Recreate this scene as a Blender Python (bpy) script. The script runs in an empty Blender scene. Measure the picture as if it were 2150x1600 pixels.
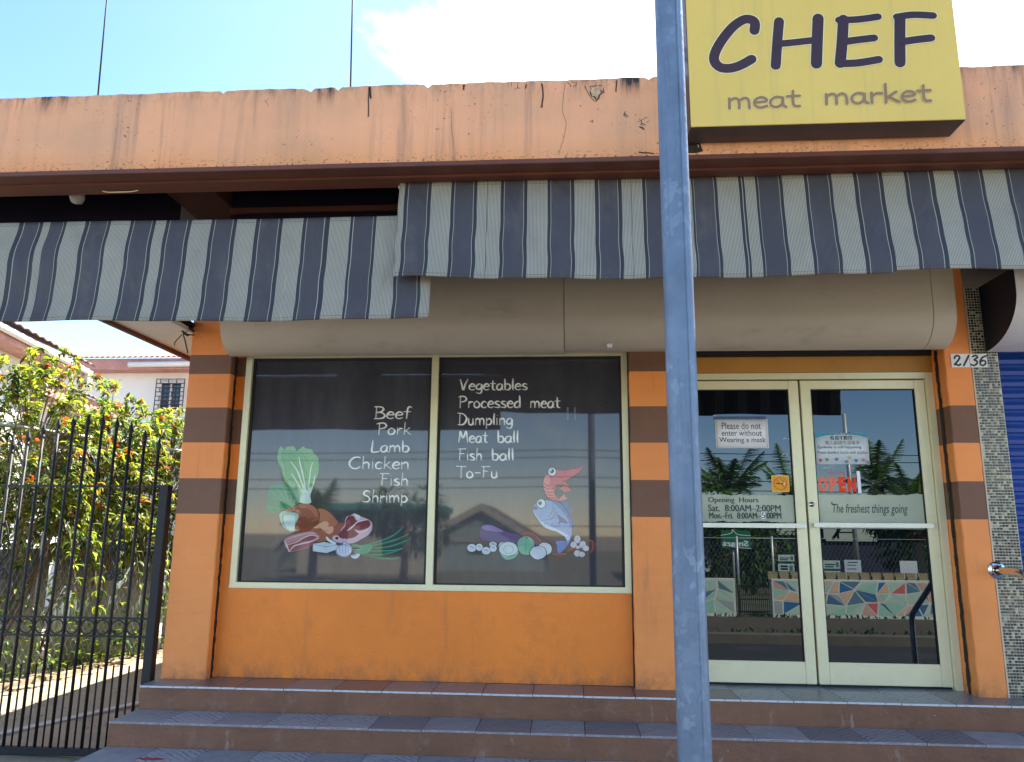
import bpy, bmesh, math, random
from mathutils import Vector, Matrix
from mathutils.geometry import tessellate_polygon
random.seed(7)
R_ = math.radians
SC = bpy.context.scene
COL = SC.collection

# ---------------------------------------------------------------- camera
F_, W_, H_ = 1600.0, 2150.0, 1600.0
AR = Vector((0.9975489679621092, 0.06945115785551355, 0.008520163746035812))
AU = Vector((0.0051088901651989965, -0.19373323649563476, 0.9810409432425367))
AF = Vector((-0.06978506830985162, 0.9785928518793987, 0.19361320846350943))
CAM = Vector((0.0, -5.0, 0.0))
cd = bpy.data.cameras.new('camera'); cam = bpy.data.objects.new('camera', cd); COL.objects.link(cam)
cd.sensor_width = 36; cd.lens = F_ / W_ * 36; cd.clip_end = 2000; cd.clip_start = 0.05
mw = Matrix((AR, AU, -AF)).transposed().to_4x4(); mw.translation = CAM
cam.matrix_world = mw
SC.camera = cam

# ---------------------------------------------------------------- sky, sun, exposure
SUN = Vector((0.47, 0.56, 1.0)).normalized()
EL = math.asin(SUN.z); AZ = math.atan2(SUN.x, SUN.y)
w = bpy.data.worlds.new('World'); SC.world = w; w.use_nodes = True
nt = w.node_tree; nt.nodes.clear()
def N(nt, t, **k):
    n = nt.nodes.new(t)
    for a, b in k.items():
        if a.startswith('i_'):
            n.inputs[int(a[2:]) if a[2:].isdigit() else a[2:]].default_value = b
        else: setattr(n, a, b)
    return n
sky = N(nt, 'ShaderNodeTexSky', sky_type='NISHITA', sun_disc=False)
sky.sun_elevation = EL; sky.sun_rotation = AZ; sky.air_density = 1.0; sky.dust_density = 0.1; sky.ozone_density = 1.6; sky.altitude = 800
skc = N(nt, 'ShaderNodeMixRGB', blend_type='MULTIPLY'); skc.inputs['Fac'].default_value = 1; skc.inputs['Color2'].default_value = (1.08, 1.0, .97, 1)
hsv = N(nt, 'ShaderNodeHueSaturation'); hsv.inputs['Saturation'].default_value = 1.14; nt.links.new(sky.outputs[0], hsv.inputs['Color']); nt.links.new(hsv.outputs[0], skc.inputs['Color1'])
tc = N(nt, 'ShaderNodeTexCoord')
mp = N(nt, 'ShaderNodeMapping'); mp.inputs['Scale'].default_value = (1, 1, 1.7)
nt.links.new(tc.outputs['Generated'], mp.inputs[0])
n1 = N(nt, 'ShaderNodeTexNoise'); n1.inputs['Scale'].default_value = 3.6; n1.inputs['Detail'].default_value = 9; n1.inputs['Roughness'].default_value = .58; n1.inputs['Distortion'].default_value = .25
nt.links.new(mp.outputs[0], n1.inputs['Vector'])
dp = N(nt, 'ShaderNodeVectorMath', operation='DOT_PRODUCT'); dp.inputs[1].default_value = Vector((0.26, 0.78, 0.62)).normalized()
nrm = N(nt, 'ShaderNodeVectorMath', operation='NORMALIZE'); nt.links.new(tc.outputs['Generated'], nrm.inputs[0]); nt.links.new(nrm.outputs[0], dp.inputs[0])
mr = N(nt, 'ShaderNodeMapRange'); mr.inputs[1].default_value = .87; mr.inputs[2].default_value = .985; mr.inputs[3].default_value = 0; mr.inputs[4].default_value = .50
nt.links.new(dp.outputs['Value'], mr.inputs[0])
ad = N(nt, 'ShaderNodeMath', operation='ADD'); nt.links.new(n1.outputs['Fac'], ad.inputs[0]); nt.links.new(mr.outputs[0], ad.inputs[1])
rp = N(nt, 'ShaderNodeMapRange', interpolation_type='SMOOTHSTEP'); rp.inputs[1].default_value = .60; rp.inputs[2].default_value = .80
nt.links.new(ad.outputs[0], rp.inputs[0])
mx = N(nt, 'ShaderNodeMixRGB'); mx.inputs['Color2'].default_value = (6.4, 6.6, 6.9, 1)
nt.links.new(rp.outputs[0], mx.inputs['Fac']); nt.links.new(sky.outputs[0], mx.inputs['Color1'])
mr2 = N(nt, 'ShaderNodeMapRange', interpolation_type='SMOOTHSTEP'); mr2.inputs[1].default_value = .62; mr2.inputs[2].default_value = 1.0; mr2.inputs[4].default_value = .13
nt.links.new(dp.outputs['Value'], mr2.inputs[0])
mh = N(nt, 'ShaderNodeMixRGB'); mh.inputs['Color2'].default_value = (5.6, 5.7, 6.0, 1)
nt.links.new(mr2.outputs[0], mh.inputs['Fac']); nt.links.new(skc.outputs[0], mh.inputs['Color1']); nt.links.new(mh.outputs[0], mx.inputs['Color1'])
bg = N(nt, 'ShaderNodeBackground'); bg.inputs['Strength'].default_value = 0.095
nt.links.new(mx.outputs[0], bg.inputs[0])
ow = N(nt, 'ShaderNodeOutputWorld'); nt.links.new(bg.outputs[0], ow.inputs[0])
sl = bpy.data.lights.new('sun', 'SUN'); sl.energy = 5.0; sl.angle = R_(.5); sl.color = (1, .94, .83)
so = bpy.data.objects.new('sun', sl); COL.objects.link(so)
so.rotation_euler = (-SUN).to_track_quat('-Z', 'Y').to_euler()
SC.view_settings.view_transform = 'Standard'; SC.view_settings.look = 'None'; SC.view_settings.gamma = 1
SC.view_settings.use_curve_mapping = False
SC.view_settings.exposure = 2.32
SC.render.engine = 'CYCLES'; SC.cycles.max_bounces = 8

# ---------------------------------------------------------------- helpers
def ray(px, py): return AR * (px - W_/2) - AU * (py - H_/2) + AF * F_
def at(px, py, y):                       # the point of the plane Y=y seen at a pixel
    d = ray(px, py); return CAM + d * ((y - CAM.y) / d.y)
def atz(px, py, z):
    d = ray(px, py); return CAM + d * ((z - CAM.z) / d.z)
def mir(px, py, y, m=.2):                # the point of plane Y=y that the glass at Y=m mirrors there
    v = at(px, py, 2*m - y); return Vector((v.x, y, v.z))

def tag(o, label=None, cat=None, group=None, kind=None):
    if label: o['label'] = label
    if cat: o['category'] = cat
    if group: o['group'] = group
    if kind: o['kind'] = kind
    return o
def empty(name, loc, label=None, cat=None, group=None, rz=0):
    o = bpy.data.objects.new(name, None); COL.objects.link(o); o.location = loc; o.rotation_euler.z = rz
    o.empty_display_size = .1
    return tag(o, label, cat, group)

class MB:
    def __init__(s): s.v = []; s.f = []; s.mi = []; s.mats = []; s.sm = []
    def mid(s, m):
        if m not in s.mats: s.mats.append(m)
        return s.mats.index(m)
    def add(s, vs, fs, m, smooth=False):
        b = len(s.v); s.v += [tuple(v) for v in vs]; k = s.mid(m)
        for f in fs: s.f.append([b + i for i in f]); s.mi.append(k); s.sm.append(smooth)
    def box(s, x0, x1, y0, y1, z0, z1, m, b=0):
        if b <= 0:
            vs = [(x, y, z) for z in (z0, z1) for y in (y0, y1) for x in (x0, x1)]
            s.add(vs, [(0,2,3,1),(4,5,7,6),(0,1,5,4),(2,6,7,3),(0,4,6,2),(1,3,7,5)], m); return s
        bm = bmesh.new(); bmesh.ops.create_cube(bm, size=1)
        for v in bm.verts:
            v.co = Vector(((x0+x1)/2 + v.co.x*(x1-x0), (y0+y1)/2 + v.co.y*(y1-y0), (z0+z1)/2 + v.co.z*(z1-z0)))
        bmesh.ops.bevel(bm, geom=bm.edges[:], offset=b, segments=2, affect='EDGES')
        bm.verts.index_update()
        s.add([v.co for v in bm.verts], [[v.index for v in f.verts] for f in bm.faces], m); bm.free(); return s
    def quad(s, a, b, c, d, m): s.add([a, b, c, d], [(0,1,2,3)], m); return s
    def poly(s, pts, m):                   # planar polygon, any outline
        t = tessellate_polygon([[Vector(p) for p in pts]])
        s.add(pts, [tuple(x) for x in t], m); return s
    def tube(s, pts, r, m, n=8, caps=True, r2=None):
        pts = [Vector(p) for p in pts]; L = len(pts); vs = []; fs = []
        up = None
        for i, p in enumerate(pts):
            t = (pts[min(i+1, L-1)] - pts[max(i-1, 0)])
            if t.length < 1e-9: t = Vector((0,0,1))
            t.normalize()
            if up is None:
                up = Vector((0,0,1)) if abs(t.z) < .9 else Vector((1,0,0))
            a = t.cross(up)
            if a.length < 1e-6: a = t.cross(Vector((0,1,0)))
            a.normalize(); b = a.cross(t); up = b
            rr = r if r2 is None else r + (r2-r)*i/max(1, L-1)
            for k in range(n):
                q = 2*math.pi*k/n; vs.append(p + a*(rr*math.cos(q)) + b*(rr*math.sin(q)))
        for i in range(L-1):
            for k in range(n):
                fs.append((i*n+k, i*n+(k+1)%n, (i+1)*n+(k+1)%n, (i+1)*n+k))
        if caps: fs.append(tuple(range(n))[::-1]); fs.append(tuple((L-1)*n+k for k in range(n)))
        s.add(vs, fs, m, n > 5); return s
    def lathe(s, prof, c, axis, m, n=20):  # prof: (radius, distance along axis)
        axis = Vector(axis).normalized(); c = Vector(c)
        a = axis.orthogonal().normalized(); b = axis.cross(a); vs = []; fs = []
        for r, h in prof:
            for k in range(n):
                q = 2*math.pi*k/n; vs.append(c + axis*h + a*(r*math.cos(q)) + b*(r*math.sin(q)))
        for i in range(len(prof)-1):
            for k in range(n): fs.append((i*n+k, i*n+(k+1)%n, (i+1)*n+(k+1)%n, (i+1)*n+k))
        s.add(vs, fs, m, True); return s
    def grid(s, fn, nu, nv, m, smooth=True, matfn=None):
        b = len(s.v)
        for j in range(nv+1):
            for i in range(nu+1): s.v.append(tuple(fn(i, j)))
        for j in range(nv):
            for i in range(nu):
                q = b + j*(nu+1) + i
                s.f.append([q, q+1, q+nu+2, q+nu+1]); s.mi.append(s.mid(matfn(i, j) if matfn else m)); s.sm.append(smooth)
        return s
    def build(s, name, parent=None, kind=None, label=None):
        me = bpy.data.meshes.new(name); me.from_pydata(s.v, [], s.f)
        for m in s.mats: me.materials.append(m)
        me.polygons.foreach_set('material_index', s.mi); me.polygons.foreach_set('use_smooth', s.sm)
        me.update()
        return link(name, me, parent, kind, label)
def link(name, me, parent=None, kind=None, label=None, loc=None):
    o = bpy.data.objects.new(name, me); COL.objects.link(o)
    if parent is not None:
        o.parent = parent
        if loc is None:                      # vertices are in world coordinates: put them back where they were
            T = parent_world(parent).inverted(); o.matrix_local = T
        else: o.location = loc
    elif loc is not None: o.location = loc
    if kind: o['kind'] = kind
    if label: o['label'] = label
    return o
def parent_world(p):
    m = p.matrix_basis.copy(); q = p.parent
    while q: m = q.matrix_basis @ m; q = q.parent
    return m

# ---------------------------------------------------------------- materials
def mat(name, col, rough=.6, var=.1, scale=6, bump=0, bscale=60, metal=0, coat=0, crough=.03, ior=1.5, dirt=None, dscale=3, damt=.5, stretch=(1,1,1), island=0, spec=None):
    m = bpy.data.materials.new(name); m.use_nodes = True; nt = m.node_tree; b = nt.nodes['Principled BSDF']
    b.inputs['Roughness'].default_value = rough; b.inputs['Metallic'].default_value = metal; b.inputs['IOR'].default_value = ior
    if coat: b.inputs['Coat Weight'].default_value = coat; b.inputs['Coat Roughness'].default_value = crough
    if spec is not None: b.inputs['Specular IOR Level'].default_value = spec
    tc = N(nt, 'ShaderNodeTexCoord'); mp = N(nt, 'ShaderNodeMapping'); mp.inputs['Scale'].default_value = stretch
    nt.links.new(tc.outputs['Object'], mp.inputs[0])
    n = N(nt, 'ShaderNodeTexNoise'); n.inputs['Scale'].default_value = scale; n.inputs['Detail'].default_value = 7; n.inputs['Roughness'].default_value = .65
    nt.links.new(mp.outputs[0], n.inputs['Vector'])
    cr = N(nt, 'ShaderNodeMapRange'); cr.inputs[1].default_value = .3; cr.inputs[2].default_value = .7; cr.inputs[3].default_value = 1-var; cr.inputs[4].default_value = 1+var
    nt.links.new(n.outputs['Fac'], cr.inputs[0])
    src = cr.outputs[0]
    if island:
        g = N(nt, 'ShaderNodeNewGeometry'); r = N(nt, 'ShaderNodeMapRange'); r.inputs[3].default_value = 1-island; r.inputs[4].default_value = 1+island
        nt.links.new(g.outputs['Random Per Island'], r.inputs[0])
        mm = N(nt, 'ShaderNodeMath', operation='MULTIPLY'); nt.links.new(src, mm.inputs[0]); nt.links.new(r.outputs[0], mm.inputs[1]); src = mm.outputs[0]
    vm = N(nt, 'ShaderNodeVectorMath', operation='SCALE'); vm.inputs[0].default_value = col[:3]; nt.links.new(src, vm.inputs['Scale'])
    out = vm.outputs[0]
    if dirt:
        dn = N(nt, 'ShaderNodeTexNoise'); dn.inputs['Scale'].default_value = dscale; dn.inputs['Detail'].default_value = 10; dn.inputs['Roughness'].default_value = .75
        nt.links.new(mp.outputs[0], dn.inputs['Vector'])
        dr = N(nt, 'ShaderNodeMapRange', interpolation_type='SMOOTHSTEP'); dr.inputs[1].default_value = .5; dr.inputs[2].default_value = .75; dr.inputs[4].default_value = damt
        nt.links.new(dn.outputs['Fac'], dr.inputs[0])
        mx = N(nt, 'ShaderNodeMixRGB'); mx.inputs['Color2'].default_value = (*dirt, 1); nt.links.new(dr.outputs[0], mx.inputs['Fac']); nt.links.new(out, mx.inputs['Color1']); out = mx.outputs[0]
    nt.links.new(out, b.inputs['Base Color'])
    if bump:
        bn = N(nt, 'ShaderNodeTexNoise'); bn.inputs['Scale'].default_value = bscale; bn.inputs['Detail'].default_value = 6
        nt.links.new(mp.outputs[0], bn.inputs['Vector'])
        bu = N(nt, 'ShaderNodeBump'); bu.inputs['Strength'].default_value = bump; bu.inputs['Distance'].default_value = .01
        nt.links.new(bn.outputs['Fac'], bu.inputs['Height']); nt.links.new(bu.outputs[0], b.inputs['Normal'])
    m['out'] = 0
    return m
def overlay(m, col, fn):
    """mix a colour over the base colour of m, with the factor socket made by fn(nodetree, object coords)"""
    nt = m.node_tree; b = nt.nodes['Principled BSDF']; src = b.inputs['Base Color'].links[0].from_socket
    tc = N(nt, 'ShaderNodeTexCoord'); f = fn(nt, tc.outputs['Object'])
    mx = N(nt, 'ShaderNodeMixRGB'); mx.inputs['Color2'].default_value = (*col, 1)
    nt.links.new(f, mx.inputs['Fac']); nt.links.new(src, mx.inputs['Color1']); nt.links.new(mx.outputs[0], b.inputs['Base Color'])
def mathn(nt, op, a, b=None, clamp=False):
    n = N(nt, 'ShaderNodeMath', operation=op); n.use_clamp = clamp
    for i, x in enumerate((a, b)):
        if x is None: continue
        if isinstance(x, (int, float)): n.inputs[i].default_value = x
        else: nt.links.new(x, n.inputs[i])
    return n.outputs[0]
def noisef(nt, co, scale, stretch, lo, hi, detail=8, rough=.65, off=(0,0,0)):
    mp = N(nt, 'ShaderNodeMapping'); mp.inputs['Scale'].default_value = stretch; mp.inputs['Location'].default_value = off; nt.links.new(co, mp.inputs[0])
    n = N(nt, 'ShaderNodeTexNoise'); n.inputs['Scale'].default_value = scale; n.inputs['Detail'].default_value = detail; n.inputs['Roughness'].default_value = rough
    nt.links.new(mp.outputs[0], n.inputs['Vector'])
    r = N(nt, 'ShaderNodeMapRange', interpolation_type='SMOOTHSTEP'); r.inputs[1].default_value = lo; r.inputs[2].default_value = hi
    nt.links.new(n.outputs['Fac'], r.inputs[0]); return r.outputs[0]
def zramp(nt, co, z0, z1, ax='Z'):
    s = N(nt, 'ShaderNodeSeparateXYZ'); nt.links.new(co, s.inputs[0])
    r = N(nt, 'ShaderNodeMapRange'); r.inputs[1].default_value = z0; r.inputs[2].default_value = z1; nt.links.new(s.outputs[ax], r.inputs[0]); return r.outputs[0]

ORANGE = (.86, .30, .075)
m_pillar = mat('orange_paint', (.93, .298, .070), .55, .09, 2.5, .2, 90, dirt=(.52,.2,.07), dscale=5, damt=.32)
m_wall = mat('deep_orange_paint', (.93, .24, .020), .5, .10, 1.6, .25, 70, dirt=(.48,.15,.03), dscale=3, damt=.4)
m_brown = mat('brown_paint', (.185, .078, .042), .55, .1, 4, .2, 90, dirt=(.27,.15,.1), dscale=7, damt=.3)
m_reveal_gap = mat('black_track', (.012,.01,.01), .7, .3, 30, .5, 60)
m_fascia = mat('salmon_paint', (.84, .385, .19), .65, .06, 3, .15, 60)
m_beam = mat('maroon_paint', (.125, .036, .020), .6, .15, 5, .1, 40, dirt=(.03,.02,.02), dscale=3, damt=.5)
m_beam2 = mat('dark_beam_paint', (.045,.016,.011), .8, .2, 5, spec=.1)
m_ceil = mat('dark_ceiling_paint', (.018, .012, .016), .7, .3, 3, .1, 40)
m_cream = mat('anodised_champagne', (.78, .72, .47), .36, .05, 3, .04, 200, metal=.2, dirt=(.35,.3,.2), dscale=5, damt=.25)
m_alu = mat('aluminium', (.55,.54,.5), .3, .06, 8, metal=.8)
m_chrome = mat('chrome', (.75,.74,.72), .08, .02, 8, metal=1.0)
m_box = mat('grey_beige_sheet', (.53, .455, .36), .48, .10, 1.4, .12, 8, dirt=(.2,.15,.12), dscale=3.5, damt=.42, stretch=(.6,1,1.6))
m_black = mat('black_iron', (.008, .008, .010), .6, .3, 30, .2, 80)
m_rubber = mat('black_rubber', (.01,.01,.01), .6, .1)
m_riser = mat('brown_riser_paint', (.215, .092, .046), .6, .18, 3, .4, 50, dirt=(.32,.20,.15), dscale=5, damt=.5)
m_tileedge = mat('white_tile_edge', (.62,.62,.62), .5, .15, 40, .3, 90, dirt=(.2,.15,.13), dscale=25, damt=.9)
m_ochre = mat('ochre_paint', (.50, .22, .03), .5, .1, 3, .1, 50, dirt=(.3,.13,.02), dscale=5, damt=.35)
m_signface = mat('yellow_sign_face', (.74, .51, .105), .35, .05, 2, dirt=(.6,.45,.12), dscale=2.5, damt=.35)
overlay(m_signface, (.42,.33,.12), lambda nt, co: mathn(nt, 'MULTIPLY', noisef(nt, co, 6, (2.5,1,.10), .52, .78, 6, .65), .45))
m_signside = mat('dark_sign_side', (.07,.045,.04), .5, .2, 10)
m_letter = mat('plum_letter', (.045,.015,.016), .25, .25, 3)
m_letter2 = mat('tan_letter', (.30,.165,.06), .4, .1, 4)
m_letterrim = mat('pale_letter_rim', (.82,.76,.42), .4, .03)
m_white = mat('white_paper', (.90,.88,.92), .6, .02)
m_ink = mat('black_ink', (.02,.02,.022), .5, .05)
m_grout = mat('dark_grout', (.12,.09,.08), .8, .2, 20, .2)
m_pole = mat('galvanised_blue', (.135,.185,.26), .48, .2, 9, .2, 60, metal=.25, dirt=(.19,.25,.34), dscale=16, damt=.6)
overlay(m_pole, (.27,.34,.43), lambda nt, co: mathn(nt, 'MULTIPLY', mathn(nt, 'MULTIPLY', noisef(nt, co, 40, (1,1,.9), .56, .60, 2, .4), noisef(nt, co, 2.2, (0,0,1), .45, .6, 3, .5, (0,0,2.3))), .75))
overlay(m_pole, (.05,.07,.10), lambda nt, co: mathn(nt, 'MULTIPLY', noisef(nt, co, 30, (2,2,.08), .5, .75, 6, .7), .45))
overlay(m_pole, (.04,.07,.12), lambda nt, co: noisef(nt, co, 12, (3,3,.25), .68, .74, 6, .6, (5,0,0)))
m_conc = mat('concrete', (.30,.27,.23), .85, .15, 3, .4, 40, dirt=(.15,.14,.12), dscale=2, damt=.6)
m_alley = mat('sandy_concrete', (.30,.235,.15), .9, .14, 4, .6, 40, dirt=(.2,.17,.13), dscale=5, damt=.6)
m_asph = mat('asphalt', (.035,.032,.029), .9, .2, 10, .5, 120, dirt=(.11,.1,.085), dscale=1.5, damt=.5)
m_leafy = None

# fascia weathering: black drips from the top, grey runs, pock marks
def drips(nt, co):
    band = mathn(nt, 'MULTIPLY', noisef(nt, co, 6, (1.7,1,.10), .50, .72, 6, .7), noisef(nt, co, 1.1, (1,1,0), .42, .6, 3, .5))
    top = zramp(nt, co, 1.86, 1.99); top = mathn(nt, 'POWER', top, 2.0)
    f = mathn(nt, 'MULTIPLY', mathn(nt, 'ADD', band, mathn(nt, 'MULTIPLY', noisef(nt, co, 35, (1,1,.3), .4, .7), .25)), top)
    return mathn(nt, 'MULTIPLY', f, 1.8, True)
overlay(m_fascia, (.33,.20,.13), lambda nt, co: mathn(nt, 'MULTIPLY', noisef(nt, co, 5, (1.3,1,.12), .5, .8, 6, .6), .55))
overlay(m_fascia, (.52,.30,.17), lambda nt, co: mathn(nt, 'MULTIPLY', noisef(nt, co, 1.2, (1,1,1.5), .42, .72, 6, .6), .5))
overlay(m_fascia, (.03,.02,.018), drips)
overlay(m_fascia, (.10,.045,.03), lambda nt, co: mathn(nt, 'MULTIPLY', noisef(nt, co, 75, (1,1,1), .71, .745, 2, .4), noisef(nt, co, 2.2, (1,1,.8), .42, .62)))
overlay(m_fascia, (.10,.05,.03), lambda nt, co: mathn(nt, 'MULTIPLY', mathn(nt, 'MULTIPLY', noisef(nt, co, 60, (1,1,1.6), .55, .66, 3, .5), mathn(nt, 'SUBTRACT', 1.0, zramp(nt, co, 1.612, 1.66), True)), .8))
for m_q in (m_pillar, m_wall, m_brown):
    overlay(m_q, (.20,.10,.06), lambda nt, co: mathn(nt, 'MULTIPLY', mathn(nt, 'MULTIPLY', noisef(nt, co, 12, (1,1,.7), .35, .7, 9, .75), mathn(nt, 'POWER', mathn(nt, 'SUBTRACT', 1.0, zramp(nt, co, -.946, -.70), True), 2.2)), .75))
    overlay(m_q, (.95,.75,.55), lambda nt, co: mathn(nt, 'MULTIPLY', noisef(nt, co, 60, (1,1,1), .765, .785, 3, .5), .5))
    overlay(m_q, (.30,.13,.06), lambda nt, co: mathn(nt, 'MULTIPLY', noisef(nt, co, 5, (2.2,2.2,.22), .58, .78, 6, .6), .35))
def crackle(cx, cy, rad, sc, wd):
    c = at(cx, cy, -1.9)
    def f(nt, co):
        mp = N(nt, 'ShaderNodeVectorMath', operation='SUBTRACT'); mp.inputs[1].default_value = (c.x, -1.9, c.z); nt.links.new(co, mp.inputs[0])
        ns = N(nt, 'ShaderNodeTexNoise'); ns.inputs['Scale'].default_value = 22; ns.inputs['Detail'].default_value = 5; nt.links.new(co, ns.inputs['Vector'])
        ln = N(nt, 'ShaderNodeVectorMath', operation='LENGTH'); nt.links.new(mp.outputs[0], ln.inputs[0])
        dist = mathn(nt, 'ADD', ln.outputs['Value'], mathn(nt, 'MULTIPLY', ns.outputs['Fac'], rad*1.2))
        mk = N(nt, 'ShaderNodeMapRange'); mk.inputs[1].default_value = rad*1.6; mk.inputs[2].default_value = rad*1.5; nt.links.new(dist, mk.inputs[0])
        di = N(nt, 'ShaderNodeVectorMath', operation='SCALE'); di.inputs['Scale'].default_value = .035; nt.links.new(ns.outputs['Color'], di.inputs[0])
        ad2 = N(nt, 'ShaderNodeVectorMath', operation='ADD'); nt.links.new(co, ad2.inputs[0]); nt.links.new(di.outputs[0], ad2.inputs[1])
        vo = N(nt, 'ShaderNodeTexVoronoi', feature='DISTANCE_TO_EDGE'); vo.inputs['Scale'].default_value = sc; nt.links.new(ad2.outputs[0], vo.inputs['Vector'])
        e = N(nt, 'ShaderNodeMapRange'); e.inputs[1].default_value = wd; e.inputs[2].default_value = wd*.5; nt.links.new(vo.outputs['Distance'], e.inputs[0])
        return mathn(nt, 'MULTIPLY', mathn(nt, 'MULTIPLY', e.outputs[0], mk.outputs[0]), noisef(nt, co, 14, (1,1,1), .42, .52, 3, .5))
    return f
for a_ in ((1322,243,.028,30,.10),(1340,268,.030,26,.09),(1352,255,.022,30,.07),(1246,252,.016,34,.10),(1252,190,.035,22,.05),(1200,170,.03,28,.04),(560,215,.02,30,.03),(1080,180,.03,24,.04)):
    overlay(m_fascia, (.03,.018,.012), crackle(*a_))
overlay(m_fascia, (.26,.15,.10), lambda nt, co: mathn(nt, 'MULTIPLY', mathn(nt, 'MULTIPLY', noisef(nt, co, 9, (1.6,1,.06), .48, .72, 7, .7), noisef(nt, co, 1.6, (1,1,0), .38, .62, 3, .5, (4,0,0))), .75))
# riser weathering: pale drips and white chips
overlay(m_riser, (.50,.38,.33), lambda nt, co: mathn(nt, 'MULTIPLY', noisef(nt, co, 9, (1,1,.35), .60, .74, 7, .7), .55))
overlay(m_riser, (.75,.72,.68), lambda nt, co: noisef(nt, co, 24, (1,1,1.5), .745, .76, 3, .5))
overlay(m_riser, (.06,.035,.03), lambda nt, co: mathn(nt, 'MULTIPLY', noisef(nt, co, 3, (.6,1,2.5), .52, .75, 9, .75, (3,0,0)), .55))

# marble tile with diagonal veins, alternating like a herringbone by tile
def marble(name, sgn, base):
    m = mat(name, base, .33, .18, 3, .06, 60, dirt=(.18,.14,.14), dscale=2.2, damt=.75)
    def f(nt, co):
        mp = N(nt, 'ShaderNodeMapping'); mp.inputs['Rotation'].default_value = (0,0,R_(48*sgn)); nt.links.new(co, mp.inputs[0])
        wv = N(nt, 'ShaderNodeTexWave'); wv.inputs['Scale'].default_value = 9; wv.inputs['Distortion'].default_value = 5; wv.inputs['Detail'].default_value = 3; wv.inputs['Detail Scale'].default_value = 2
        nt.links.new(mp.outputs[0], wv.inputs['Vector'])
        r = N(nt, 'ShaderNodeMapRange'); r.inputs[1].default_value = .55; r.inputs[2].default_value = .85; r.inputs[4].default_value = .9
        nt.links.new(wv.outputs['Fac'], r.inputs[0])
        return mathn(nt, 'MULTIPLY', r.outputs[0], noisef(nt, co, 4, (1,1,1), .35, .65))
    overlay(m, (.05,.05,.075), f); return m
m_marb = [marble('marble_tile_a', 1, (.38,.37,.38)), marble('marble_tile_b', -1, (.46,.45,.46)), marble('marble_tile_c', 1, (.27,.26,.27)), marble('marble_tile_d', -1, (.24,.175,.155))]
overlay(m_marb[3], (.35,.05,.04), lambda nt, co: noisef(nt, co, 3, (1,1,1), .62, .68))

# ---------------------------------------------------------------- flat lettering
LET = {}
def G(ch, w, *st): LET[ch] = (w, st)
G(' ', .42)
G('-', .5, [(.05,.42),(.42,.44)])
G('B', .62, [(.12,1),(.1,0)], [(.0,.98),(.35,.98),(.48,.8),(.35,.58),(.12,.52)], [(.14,.52),(.45,.46),(.55,.25),(.42,.04),(.0,.0)])
G('P', .6, [(.14,.98),(.12,-.02)], [(.0,.9),(.3,1.0),(.52,.85),(.45,.6),(.14,.48)])
G('L', .58, [(.14,1),(.1,.5),(.1,.03),(.3,.0),(.55,.06)])
G('C', .7, [(.62,.85),(.5,.98),(.25,.9),(.06,.6),(.08,.25),(.28,.02),(.5,.05),(.64,.2)])
G('F', .58, [(.14,.98),(.12,0)], [(.0,.95),(.55,.99)], [(.12,.55),(.42,.57)])
G('S', .6, [(.5,.88),(.32,1),(.1,.85),(.14,.62),(.4,.45),(.48,.2),(.3,.02),(.04,.08)])
G('V', .62, [(.04,.98),(.16,.5),(.26,.02),(.38,.5),(.56,1)])
G('D', .68, [(.16,.98),(.12,.02)], [(.0,1),(.38,.94),(.6,.6),(.5,.2),(.3,.02),(.02,.02)])
G('M', .78, [(.06,0),(.12,.5),(.16,.98),(.36,.4),(.56,1),(.64,.5),(.7,.0)])
G('T', .62, [(.0,.95),(.6,.98)], [(.32,.95),(.3,0)])
G('a', .5, [(.4,.5),(.22,.55),(.06,.38),(.06,.12),(.2,.0),(.36,.15),(.4,.5),(.4,.12),(.48,.0)])
G('b', .5, [(.08,1),(.08,.5),(.09,.02)], [(.09,.4),(.26,.55),(.42,.4),(.4,.12),(.24,.0),(.08,.06)])
G('c', .44, [(.38,.45),(.22,.55),(.06,.36),(.08,.1),(.22,.0),(.38,.08)])
G('d', .5, [(.4,.5),(.22,.52),(.06,.32),(.08,.08),(.22,.0),(.38,.16)], [(.4,1),(.4,.5),(.42,.0)])
G('e', .46, [(.07,.28),(.38,.34),(.36,.5),(.22,.56),(.07,.4),(.06,.16),(.2,.0),(.4,.08)])
G('f', .42, [(.42,.92),(.3,1),(.2,.85),(.17,.4),(.15,0)], [(.02,.55),(.36,.58)])
G('g', .5, [(.4,.5),(.22,.55),(.06,.36),(.08,.14),(.22,.06),(.38,.2),(.42,.5),(.42,.0),(.36,-.25),(.2,-.3),(.06,-.22)])
G('h', .5, [(.1,1),(.08,0)], [(.09,.35),(.24,.54),(.38,.45),(.4,.0)])
G('i', .22, [(.1,.54),(.1,.0)], [(.11,.76),(.115,.80)])
G('k', .48, [(.1,1),(.08,0)], [(.38,.56),(.1,.24)], [(.16,.3),(.44,.0)])
G('l', .22, [(.1,1),(.09,.4),(.12,.0)])
G('m', .74, [(.08,.55),(.07,0)], [(.08,.38),(.22,.55),(.34,.45),(.35,0)], [(.35,.38),(.5,.55),(.62,.45),(.64,0)])
G('n', .5, [(.08,.55),(.08,0)], [(.08,.36),(.24,.54),(.38,.45),(.4,0)])
G('o', .5, [(.24,.55),(.07,.38),(.08,.1),(.24,.0),(.4,.14),(.4,.4),(.24,.55),(.2,.54)])
G('p', .5, [(.1,.55),(.08,-.32)], [(.1,.36),(.26,.55),(.42,.4),(.38,.12),(.22,.0),(.1,.08)])
G('r', .4, [(.1,.55),(.09,0)], [(.1,.32),(.22,.5),(.38,.5)])
G('s', .42, [(.36,.46),(.2,.56),(.07,.44),(.18,.3),(.34,.2),(.28,.02),(.04,.04)])
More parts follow.
